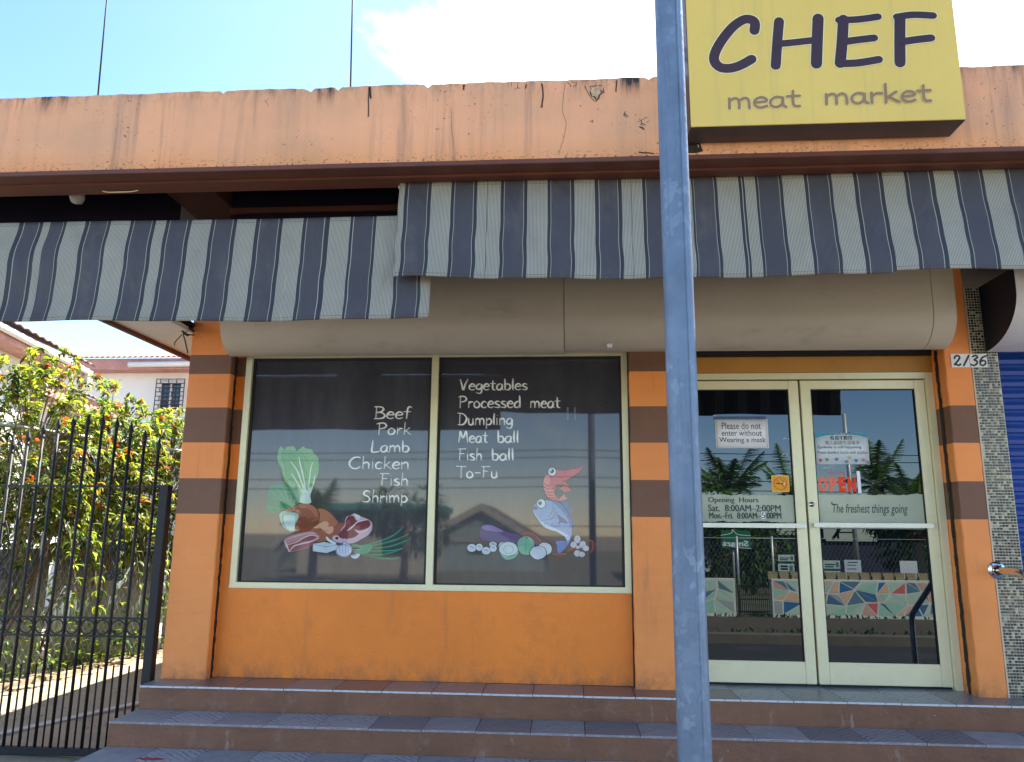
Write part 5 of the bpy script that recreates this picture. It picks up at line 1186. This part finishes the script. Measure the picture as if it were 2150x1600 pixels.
# ================================================================= HOUSES BEHIND
m_hw = mat('white_house_wall', (.66,.65,.62), .8, .06, 1, .1, 10, dirt=(.45,.42,.36), dscale=1.5, damt=.3); m_hf = mat('faded_red_board', (.42,.20,.17), .7, .2, 4, dirt=(.55,.48,.42), dscale=3, damt=.6)
m_roof = mat('rusty_corrugated', (.16,.09,.075), .6, .2, 4, metal=.2); m_gut = mat('white_gutter', (.66,.64,.60), .4, .08, 3, dirt=(.4,.3,.25), dscale=3, damt=.4); m_wg = mat('blue_window_glass', (.02,.035,.06), .08, .1)
def roofsheet(p0, ex, ey, nx, m, name, par, amp=.02):  # corrugated along ex
    g = MB(); g.grid(lambda i, j: Vector(p0) + Vector(ex)*(i/nx) + Vector(ey)*j + Vector((0,0,amp*(1 if i % 2 else 0))), nx, 1, m, False); o = g.build(name, par); o.modifiers.new('t','SOLIDIFY').thickness = .01; return o
def house_window(par, o, ex, w_, h, grille=True, n=Vector((0,-1,0))):
    """window on a wall: o lower left corner, ex unit vector along the wall, n outward"""
    o = Vector(o); ex = Vector(ex); n = Vector(n); ez = Vector((0,0,1))
    def slab_(g, u0,u1,v0,v1,d0,d1,m):
        vs = [o+ex*u+ez*v+n*d for v in (v0,v1) for d in (d0,d1) for u in (u0,u1)]
        g.add(vs, [(0,2,3,1),(4,5,7,6),(0,1,5,4),(2,6,7,3),(0,4,6,2),(1,3,7,5)], m)
    g = MB(); t = .05
    slab_(g,0,w_,0,t,0,.06,m_gut); slab_(g,0,w_,h-t,h,0,.06,m_gut); slab_(g,0,t,t,h-t,0,.06,m_gut); slab_(g,w_-t,w_,t,h-t,0,.06,m_gut); slab_(g,w_/2-.02,w_/2+.02,t,h-t,0,.055,m_gut)
    wi = g.build('window', par); g = MB(); slab_(g,t,w_-t,t,h-t,0.005,.02,m_wg if grille != 'louvre' else m_hw); g.build('pane', wi)
    if grille:
        g = MB(); k = 0
        rows = 8
        for r in range(rows+1): z = -.05 + (h+.1)*r/rows; slab_(g,-.05,w_+.05,z-.008,z+.008,.10,.115,m_black)
        for r in range(rows):
            for q in range(4):
                u = -.05 + (w_+.1)*(q + (.5 if r % 2 else 0))/3.5
                if u < w_+.05: slab_(g,u-.007,u+.007,-.05+(h+.1)*r/rows,-.05+(h+.1)*(r+1)/rows,.10,.113,m_black)
        slab_(g,-.06,-.045,-.06,h+.06,.10,.113,m_black); slab_(g,w_+.045,w_+.06,-.06,h+.06,.10,.113,m_black)
        g.build('grille', wi)
    return wi
# far house, facing us
Y = 12.0; hB = empty('white_house', (-9,12,GZ), 'white house with red fascia, white gutter and barred window beyond the bushes', 'house')
g = MB(); g.box(-13.5,-5,Y,Y+6,GZ,3.72,m_hw); g.build('wall', hB)
g = MB(); g.box(-13.8,-4.8,Y-.42,Y-.36,3.60,3.86,m_hf); g.box(-13.8,-4.8,Y-.36,Y,3.60,3.63,m_hf); g.build('fascia', hB)
a = at(272,770,Y-.45); g = MB(); g.tube([(a.x,Y-.48,3.70),(-5,Y-.48,3.73)], .065, m_gut, 10); g.build('gutter', hB)
roofsheet((-13.9,Y-.5,3.865), (9.2,0,0), (0,3.2,.9), 140, m_roof, 'roof', hB, .035)
a = at(332,865,Y); b = at(388,802,Y); house_window(hB, (a.x,Y,a.z), (1,0,0), b.x-a.x, b.z-a.z, True)
house_window(hB, (-12.2,Y,.9), (1,0,0), 1.0, 1.1, True)
# near left house: eave runs away from us
p0 = atz(0,672,2.7); p1 = atz(185,770,2.7); dE = (p1-p0).normalized(); nE = Vector((dE.y,-dE.x,0))
hA = empty('white_house', p0 - nE*.6 + Vector((0,0,GZ-2.7)), 'white gabled house with peeling gutter at the far left edge', 'house')
def eq(s, o, z): v = p0 + dE*s + nE*o; return (v.x, v.y, z)
def ebox(g, s0,s1,o0,o1,z0,z1,m): g.add([eq(s0,o0,z0),eq(s1,o0,z0),eq(s0,o1,z0),eq(s1,o1,z0),eq(s0,o0,z1),eq(s1,o0,z1),eq(s0,o1,z1),eq(s1,o1,z1)], [(0,1,3,2),(4,6,7,5),(0,4,5,1),(2,3,7,6),(0,2,6,4),(1,5,7,3)], m)
Ls = (p1-p0).length
g = MB(); ebox(g,-4,Ls-.9,-4,-.42,GZ,2.62,m_hw); ebox(g,Ls-.9,Ls+3.2,-4.2,-1.0,GZ,2.4,m_hw); g.build('wall', hA)
g = MB(); ebox(g,-4,Ls,-.05,-.02,2.48,2.64,m_hf); ebox(g,-4,Ls,-.42,-.05,2.50,2.53,m_hf); g.build('fascia', hA)
g = MB(); g.tube([eq(-4,.03,2.63), eq(Ls-.1,.03,2.60)], .055, m_gut, 8); g.box(*( (lambda v: (v[0]-.06,v[0]+.06,v[1]-.06,v[1]+.06))(eq(Ls-.05,.02,0)) ), 2.35, 2.62, m_gut); g.build('gutter', hA)
g = MB(); a0 = Vector(eq(-4,.12,2.70)); roofsheet(a0, dE*(Ls+4), -nE*3+Vector((0,0,1.3)), 60, m_roof, 'roof', hA, .03)
g = MB(); ebox(g,Ls-1.0,Ls+3.3,-.62,-.58,2.18,2.42,m_hf); ebox(g,Ls-1,Ls+3.3,-1.0,-.62,2.2,2.23,m_hf); g.build('fascia', hA)
a0 = Vector(eq(Ls-1.0,-.5,2.44)); roofsheet(a0, dE*4.3, -nE*3+Vector((0,0,1.2)), 40, m_roof, 'roof', hA, .03)
house_window(hA, Vector(eq(Ls+.2,-1.0,.75)), dE, 1.3, 1.0, True, nE)
g = MB(); ebox(g,Ls-.85,Ls-.75,-.42,-.30,GZ,2.5,mat('mossy_pipe', (.12,.12,.08), .8, .3, 8)); g.build('downpipe', hA)

# ================================================================= ACROSS THE STREET (seen mirrored in the glass)
MY = -9.5
mu = empty('mural_wall', (3,MY,-1.5), 'low garden wall across the street painted with coloured triangles', 'wall')
palette = [mat('mural_paint', c, .7, .08, 10) for c in ((.36,.62,.46),(.80,.48,.30),(.06,.17,.27),(.12,.22,.29),(.72,.14,.12),(.40,.42,.40),(.70,.38,.28),(.50,.66,.50),(.04,.16,.36))]
m_mw = mat('white_mural_base', (.74,.72,.62), .8, .08, 4, dirt=(.45,.35,.22), dscale=3, damt=.6)
def mural(x0, x1, zt, zb, seed):
    rnd = random.Random(seed); g = MB(); g.box(x0, x1, MY-.15, MY, zb-.05, zt, m_mw); g.build('wall_panel', mu)
    n = max(2, int((x1-x0)/.25)); P = {}
    for i in range(n+1):
        for j in range(4): P[i, j] = Vector((x0+.02+(x1-x0-.04)*min(1,max(0,(i + (rnd.uniform(-.42,.42) if 0 < i < n else 0))/n)), 0, zb+.02+(zt-zb-.04)*(j + (rnd.uniform(-.33,.33) if 0 < j < 3 else 0))/3))
    for i in range(n):
        for j in range(3):
            q = [P[i,j],P[i+1,j],P[i+1,j+1],P[i,j+1]]
            r = rnd.random()
            polys = [[q[0],q[1],q[2]],[q[0],q[2],q[3]]] if r < .4 else ([[q[0],q[1],q[3]],[q[1],q[2],q[3]]] if r < .8 else [q])
            for pl in polys:
                c = sum(pl, Vector())/len(pl)
                vs = [v + (c-v).normalized()*min(.024,(c-v).length*.35) for v in pl]
                if (vs[1]-vs[0]).cross(vs[2]-vs[0]).length < .001: continue
                g2 = MB(); k = rnd.choice((0,0,1,1,6,6,7,7,2,3,4,5,8,3))
                g2.add([(v.x, MY+.003, v.z) for v in vs][::-1], [tuple(range(len(vs)))], palette[k]); G_.append(g2)
def flush(name):
    g = MB()
    for q in G_: g.add(q.v, q.f, q.mats[0])
    g.build(name, mu, kind='stuff'); G_.clear()
G_ = []
g = MB(); g.box(-8, 2.2, MY-.15, MY, -1.53, -1.0, mat('plain_low_wall', (.40,.37,.31), .85, .15, 3, .3)); g.build('plain_panel', mu)
mural(mir(1622,1250,MY).x, 9.5, -.83, -1.48, 2); mural(2.2, mir(1545,1250,MY).x, -.83, -1.48, 3); flush('painted_shapes')
g = MB()
x = mir(1622,1250,MY).x + .1
while x < 9.3: g.box(x-.12, x+.06, MY-.2, MY-.16, -.85, -.70, mat('tan_block', (.30,.24,.13), .9, .2, 9) if x == mir(1622,1250,MY).x + .1 else g.mats[0]); g.box(x+.075,x+.09,MY-.12,MY-.10,-.85,-.76,m_black); x += .21
g.build('coping_block', mu, kind='stuff')
# small far gate
fg = empty('street_gate', (mir(1585,1250,MY).x, MY, -1.5), 'small black barred gate between the mural walls across the street', 'gate')
xa, xb = mir(1548,1250,MY).x+.03, mir(1620,1250,MY).x-.03
n = 16
for i in range(n+1): x = xa+(xb-xa)*i/n; g = MB(); g.tube([(x,MY-.05,-1.48),(x,MY-.05,-.95)], .007, m_black, 5); g.build('bar', fg)
for z in (-1.42,-1.2,-.96): g = MB(); g.box(xa,xb,MY-.06,MY-.045,z-.01,z+.01,m_black); g.build('rail', fg)
for i in range(8): x = xa+(xb-xa)*i/7; g = MB(); g.tube([(x,MY-.07,-.95),(x,MY-.07,-.62)], .006, m_black, 5); g.build('bar', fg)
# fence wires and pipes above the wall
wf = empty('pipe_fence', (4,MY-.4,-1.5), 'chain link fence on steel pipes behind the mural wall', 'fence')
for yq in (1108,1130): p = mir(1590,yq,MY-.4); q = mir(1850,yq+5,MY-.4); g = MB(); g.tube([(-3,MY-.4,p.z),(9.5,MY-.4,p.z)], .013 if yq == 1108 else .006, m_galv, 6); g.build('rail', wf)
for px, nm_ in ((1622,0),(1548,0),(1960,0),(1720,0)): p = mir(px,1150,MY-.4); g = MB(); g.tube([(p.x,MY-.4,-1.5),(p.x,MY-.4,-.05)], .025, m_galv, 8); g.build('post', wf)
g = MB()
for i in range(160):
    for sg_ in (1,-1):
        x = -3 + i*.08; g.tube([(x,MY-.41,-1.0),(x+sg_*.5,MY-.41,-.15)], .0012, m_galv, 3, False)
g.build('chain_link', wf, kind='stuff')
def notice(px0,px1,y0,y1,label,col,marks,name='fence_sign', cat='sign'):
    a = mir(px0,y1,MY-.36); b = mir(px1,y0,MY-.36); e = empty(name, ((a.x+b.x)/2, MY-.36, a.z), label, cat)
    g = MB(); g.box(a.x,b.x,MY-.37,MY-.355,a.z,b.z,mat('sign_board', col, .6, .08, 20)); g.build('board', e)
    f = Flat(MY-.3545, 1, .0006)
    for kind_, u0, u1, v0, v1, c in marks:
        X0_, X1_ = a.x+(b.x-a.x)*u0, a.x+(b.x-a.x)*u1; Z0, Z1 = a.z+(b.z-a.z)*v0, a.z+(b.z-a.z)*v1
        if kind_ == 'r': f.fill([(X0_,Z0),(X1_,Z0),(X1_,Z1),(X0_,Z1)], pm(*c,False))
        else: f.font(kind_, X0_, X1_, Z0, Z1, pm(*c,False), bold=.02)
    f.build('print', e); return e
notice(1635,1668,1165,1180,'green and white banner, upper of the pair beside the small gate, across the street',(.55,.62,.58),[('r',.1,.7,.5,.62,(40,60,60)),('r',.1,.6,.25,.4,(50,110,80)),('r',.75,.92,.3,.8,(90,120,110)),('r',0,1,0,.12,(40,120,90))])
notice(1635,1668,1184,1202,'green and white banner, lower of the pair beside the small gate, across the street',(.55,.62,.58),[('r',.15,.6,.6,.8,(30,40,40)),('r',.15,.6,.3,.5,(30,40,40)),('r',.7,.9,.2,.8,(90,130,120)),('r',0,1,0,.14,(60,150,120))])
notice(1730,1764,1177,1196,'green and white banner, upper of the pair left of the utility pole, across the street',(.50,.58,.54),[('r',.1,.7,.5,.62,(40,60,60)),('r',.1,.6,.25,.4,(50,110,80)),('r',.75,.92,.3,.8,(90,120,110)),('r',0,1,0,.12,(40,120,90))])
notice(1732,1765,1199,1215,'green and white banner, lower of the pair left of the utility pole, across the street',(.50,.58,.54),[('r',.15,.6,.6,.8,(30,40,40)),('r',.15,.6,.3,.5,(30,40,40)),('r',.7,.9,.2,.8,(90,130,120)),('r',0,1,0,.14,(60,150,120))])
notice(1776,1808,1176,1215,'tall white notice with lines of writing on the fence by the utility pole',(.62,.66,.68),[('r',.2,.8,.85,.9,(30,30,40)),('r',.15,.7,.7,.74,(70,70,80)),('r',.15,.7,.5,.54,(70,70,80)),('r',.1,.6,.3,.34,(70,70,80)),('r',.6,.9,.1,.3,(70,110,170))])
notice(1893,1926,1178,1216,'blank white board hanging on the fence, right of the orange X sign',(.72,.72,.70),[])
notice(1861,1878,1204,1220,'small orange sign with a black X on the fence',(.75,.22,.03),[('X',.25,.75,.25,.85,(15,10,10)),('r',.2,.8,.08,.16,(30,15,10))])
# green sign on its post, pole, palms, buildings
a = mir(1515,1152,-10.5); b = mir(1576,1114,-10.5); e = empty('green_sign', ((a.x+b.x)/2,-10.5,-1.5), 'green rounded sign reading Smart on a post across the street', 'sign')
cx, cz, hw, hh = (a.x+b.x)/2, (a.z+b.z)/2, (b.x-a.x)/2, (b.z-a.z)/2
g = MB(); g.box(a.x,b.x,-10.53,-10.5,a.z,b.z,mat('green_board', (.01,.16,.07), .5, .05), .012); g.build('board', e)
f = Flat(-10.499, 1, .0006); f.font('Smart', a.x+.03, b.x-.05, a.z+.05, a.z+.16, m_white, bold=.03); f.stroke([(a.x,b.z-.1),(cx-.1,b.z-.06),(cx-.06,b.z)], .012, m_white); f.stroke([(cx-.05,b.z),(cx+.05,b.z-.08),(b.x,b.z-.1)], .012, m_white); f.stroke([(a.x+.02,a.z+.09),(cx,a.z+.03),(b.x,a.z+.01)], .012, m_white); f.build('print', e)
g = MB(); px = mir(1541,1150,-10.5).x; g.tube([(px,-10.56,-1.5),(px,-10.56,b.z+.02)], .022, m_galv, 8); g.build('post', e)
up = empty('utility_pole', (mir(1800,1150,-10.3).x,-10.3,-1.5), 'grey steel utility pole with brackets across the street', 'pole')
x = up.location.x; g = MB(); g.tube([(x,-10.3,-1.5),(x-.05,-10.3,2.4)], .05, m_galv, 10, r2=.04); g.build('tube', up)
g = MB(); g.tube([(x-.45,-10.3,-.1),(x-.2,-10.3,.25),(x+.05,-10.3,.3)], .03, m_black, 6); g.box(x-.35,x,-10.35,-10.3,.02,.05,m_black); g.box(x-.35,x-.32,-10.35,-10.3,-.1,.3,m_black); g.build('bracket', up)
def frond(g, base, az, L, lift, m, nl=40):
    P = [];
    for i in range(13):
        t = i/12; r = L*t; z = lift*L*t - L*.80*t*t*(1.0 - lift*.35); P.append(base + Vector((math.cos(az)*r*(1-.15*t), math.sin(az)*r*(1-.15*t), z)))
    g.tube(P, .018, m_leaf[1], 3, False, r2=.004)
    for k in range(nl):
        t = .12 + .88*k/nl; i = min(11, int(t*12)); p = P[i] + (P[i+1]-P[i])*(t*12-i); d = (P[i+1]-P[i]).normalized(); sd = d.cross(Vector((0,0,1))).normalized()
        ll = L*.34*math.sin(math.pi*min(1,t*.85+.12))
        for s_ in (1,-1):
            dd = (sd*s_*.8 + d*.55 + Vector((0,0,-.45+random.uniform(-.2,.1)))).normalized(); w2 = d*.026
            g.add([p-w2, p+w2, p+dd*ll], [(0,1,2)], m)
def palm(px, py, Y, label, L=1.7, nf=18, lean=.1, seed=1, mirp=.2):
    random.seed(seed); c = mir(px, py, Y, mirp); root = empty('palm_tree', (c.x-lean, Y, -1.6), label, 'palm tree', 'palm trees across the street')
    g = MB(); g.tube(smooth([(c.x-lean,Y,-1.7),(c.x-lean*.9,Y,(c.z-1.6)/2),(c.x,Y,c.z)], 6), .16, mat('palm_trunk', (.16,.13,.10), .9, .2, 10), 10, r2=.10); g.build('trunk', root)
    g = MB()
    for k in range(nf): frond(g, c, k*2.399+random.uniform(-.2,.2), L*random.uniform(.8,1.1), random.uniform(.1,1.75), m_leaf[random.choice((0,2,2))])
    g.build('crown', root, kind='stuff')
    g = MB()
    for k in range(7): a_ = k*.9; q = c + Vector((.16*math.cos(a_), .16*math.sin(a_), -.14)); g.lathe([(.0,-.1),(.07,-.06),(.085,0),(.06,.07),(.0,.1)], q, (0,0,1), m_leaf[3], 8)
    g.build('coconuts', root)
palm(1530, 1036, -26, 'broad coconut palm with upright dark fronds mirrored in the left door', 1.75, 20, .2, 1)
palm(1660, 1040, -30, 'half hidden coconut palm mirrored beside the middle stiles', 1.5, 20, .1, 2)
palm(1842, 1022, -24, 'coconut palm with drooping pale fronds mirrored right of the open sign', 1.5, 17, -.2, 3)
palm(1915, 1045, -32, 'small distant palm mirrored at the right edge of the right door', 1.3, 16, 0, 4)
palm(1925, 1118, -15, 'low palm with yellowing fronds mirrored low in the right door', 1.5, 14, 0, 5)
palm(660, 1120, -18, 'low palm mirrored in the left window pane', 1.6, 16, 0, 6, .12)
# dark warehouse behind, with pale rounded panels
wh = empty('dark_warehouse', (6,-19,-1.5), 'dark blue warehouse with pale rounded panels across the street', 'building')
a = mir(1440,1100,-19).x; b = mir(2000,1100,-19).x
m_wh = mat('dark_blue_wall', (.018,.022,.04), .7, .2, 2); zt = mir(1700,1072,-19).z
g = MB(); g.box(a-1,b+8,-24,-19,-1.52,zt,m_wh); g.build('wall', wh)
def panel(px0,px1,y0,y1):
    p = mir(px0,y1,-18.97); q = mir(px1,y0,-18.97); g = MB(); g.box(p.x,q.x,-18.99,-18.93,p.z,q.z,mat('pale_panel', (.55,.57,.45), .7, .05, 3),.06); return g.build('panel', wh)
panel(1730,1842,1080,1136); panel(1631,1672,1080,1123); panel(1470,1492,1165,1200)
# gabled house and low teal building for the window glass
gh = empty('gabled_house', (mir(1010,1100,-25,.12).x,-25,-1.5), 'grey green gabled house with pale barge boards mirrored in the right pane', 'house')
ap = mir(1010,1056,-25,.12); l = mir(905,1112,-25,.12); r = mir(1165,1150,-25,.12)
m_gw = mat('grey_green_wall', (.24,.30,.28), .8, .1, 2); m_bb = mat('pale_barge', (.36,.33,.28), .7, .05, 3)
g = MB(); g.box(l.x+.3,r.x-.4,-31,-25.2,-1.52,r.z+.1,m_gw); g.add([(l.x,-25.2,l.z-.15),(r.x,-25.2,r.z-.15),(ap.x,-25.2,ap.z-.12)], [(0,1,2)][::-1], m_gw); g.build('wall', gh)
g = MB()
for e_ in (l, r):
    g.add([(ap.x,-25,ap.z),(e_.x,-25,e_.z),(e_.x,-25,e_.z-.28),(ap.x,-25,ap.z-.3)], [(0,1,2,3)], m_bb); g.add([(ap.x,-25,ap.z),(e_.x,-25,e_.z),(e_.x,-31,e_.z),(ap.x,-31,ap.z)], [(0,1,2,3)], m_roof)
g.build('roof', gh)
g = MB()
for k in range(6): z = mir(1000,1127+k*5,-25.1,.12).z; g.box(mir(988,1130,-25.1,.12).x, mir(1030,1130,-25.1,.12).x, -25.16,-25.08, z-.03, z+.02, m_bb)
g.build('louvre_window', gh, kind='stuff')
th_ = empty('teal_house', (-9,-22,-1.5), 'low house with teal fascia and cream walls mirrored in the left pane', 'house')
a = mir(560,1100,-22,.12); b = mir(900,1100,-22,.12); z1 = mir(800,1057,-22,.12).z; z2 = mir(800,1072,-22,.12).z
g = MB(); g.box(a.x+1.2,b.x,-27,-22,-1.52,z2,mat('cream_wall', (.42,.38,.30), .8, .1, 2)); g.build('wall', th_)
g = MB(); g.box(a.x+1.1,b.x+.1,-27.2,-21.7,z2,z1,mat('teal_board', (.06,.26,.23), .7, .1, 3)); g.build('fascia', th_)
g = MB(); g.box(a.x+2,a.x+3,-21.99,-21.94,-.8,.1,m_wg); g.build('window', th_); g = MB(); g.box(b.x-1.6,b.x-.8,-21.99,-21.94,-.8,.1,m_wg); g.build('window', th_)
# trees across the street
def roundtree(c, rad, label, seed, n=900):
    rnd = random.Random(seed); random.seed(seed); root = empty('leafy_tree', (c[0],c[1],-1.6), label, 'tree', 'dark trees across the street'); c = Vector(c)
    g = MB(); g.tube([(c.x,c.y,-1.7),(c.x+.1,c.y,c.z)], .13, m_stem, 8, r2=.06); g.build('trunk', root); g = MB()
    blobs = [c + Vector((rnd.uniform(-.7,.7)*rad, rnd.uniform(-.6,.6)*rad, rnd.uniform(-.55,.55)*rad)) for _ in range(10)]
    for k in range(n):
        b_ = rnd.choice(blobs); d_ = Vector((rnd.gauss(0,1),rnd.gauss(0,1),rnd.gauss(0,1))).normalized(); p = b_ + d_*rad*.45*rnd.uniform(.6,1.1)
        add_leaf(g, p, d_+Vector((0,0,-.3)), Vector((0,0,1)), rnd.uniform(.16,.3), m_leaf[rnd.choice((0,2,2))], .3)
    g.build('crown', root, kind='stuff')
for (px, py, Y, r, lab, s_) in ((850,1085,-17,1.2,'dark tree beside the teal house mirrored in the left pane',42),(1530,1110,-16,1.6,'dark dense tree mirrored behind the green sign',44),(1620,1140,-18,1.2,'dark tree mirrored behind the small street gate',45),(1900,1120,-17,.9,'dark tree mirrored behind the blank white board',46)):
    c = mir(px, py, Y, .2 if px > 1400 else .12); roundtree((c.x, Y, c.z), r, lab, s_, 1000)
# power lines
ln = empty('power_lines', (0,-13,2), 'power lines strung along the far side of the street', 'cables')
for yq in (953,968,1010,1030):
    z = mir(1700,yq,-13).z; g = MB(); g.tube([(-20+2*i,-13+.05*(yq%3),z - .10*math.sin(math.pi*((i*2-20)%16)/16)+.06) for i in range(26)], .010, m_black, 4, False); g.build('wire', ln)
# weeds by the far kerb and at the wall foot
rnd = random.Random(9); random.seed(9); g = MB()
for k in range(900):
    x = rnd.uniform(-6,9); y = rnd.choice((rnd.gauss(-7.2,.12), -9.42+abs(rnd.gauss(0,.08)))); add_leaf(g, Vector((x,y,-1.5)), Vector((rnd.uniform(-1,1),rnd.uniform(-1,1),1.2)), Vector((0,1,0)), rnd.uniform(.03,.09), m_leaf[rnd.choice((0,2,2))], .3)
tag(g.build('weeds', kind='stuff'), 'low green weeds on the far verge and wall foot', 'weeds')
# paint splash left on the lowest visible tread
f = MB(); c = atz(318,1592,-1.2215); f.add([(c.x+.075*math.cos(k*.5)*(1+.35*math.sin(k*2.3)), c.y+.02*math.sin(k*.5)*(1+.3*math.cos(k*3.1))-.01, -1.2205) for k in range(12)], [tuple(range(12))], mat('red_stain', (.45,.06,.04), .6, .2)); tag(f.build('paint_stain'), 'red paint stain on the lowest visible marble tread at left', 'stain')
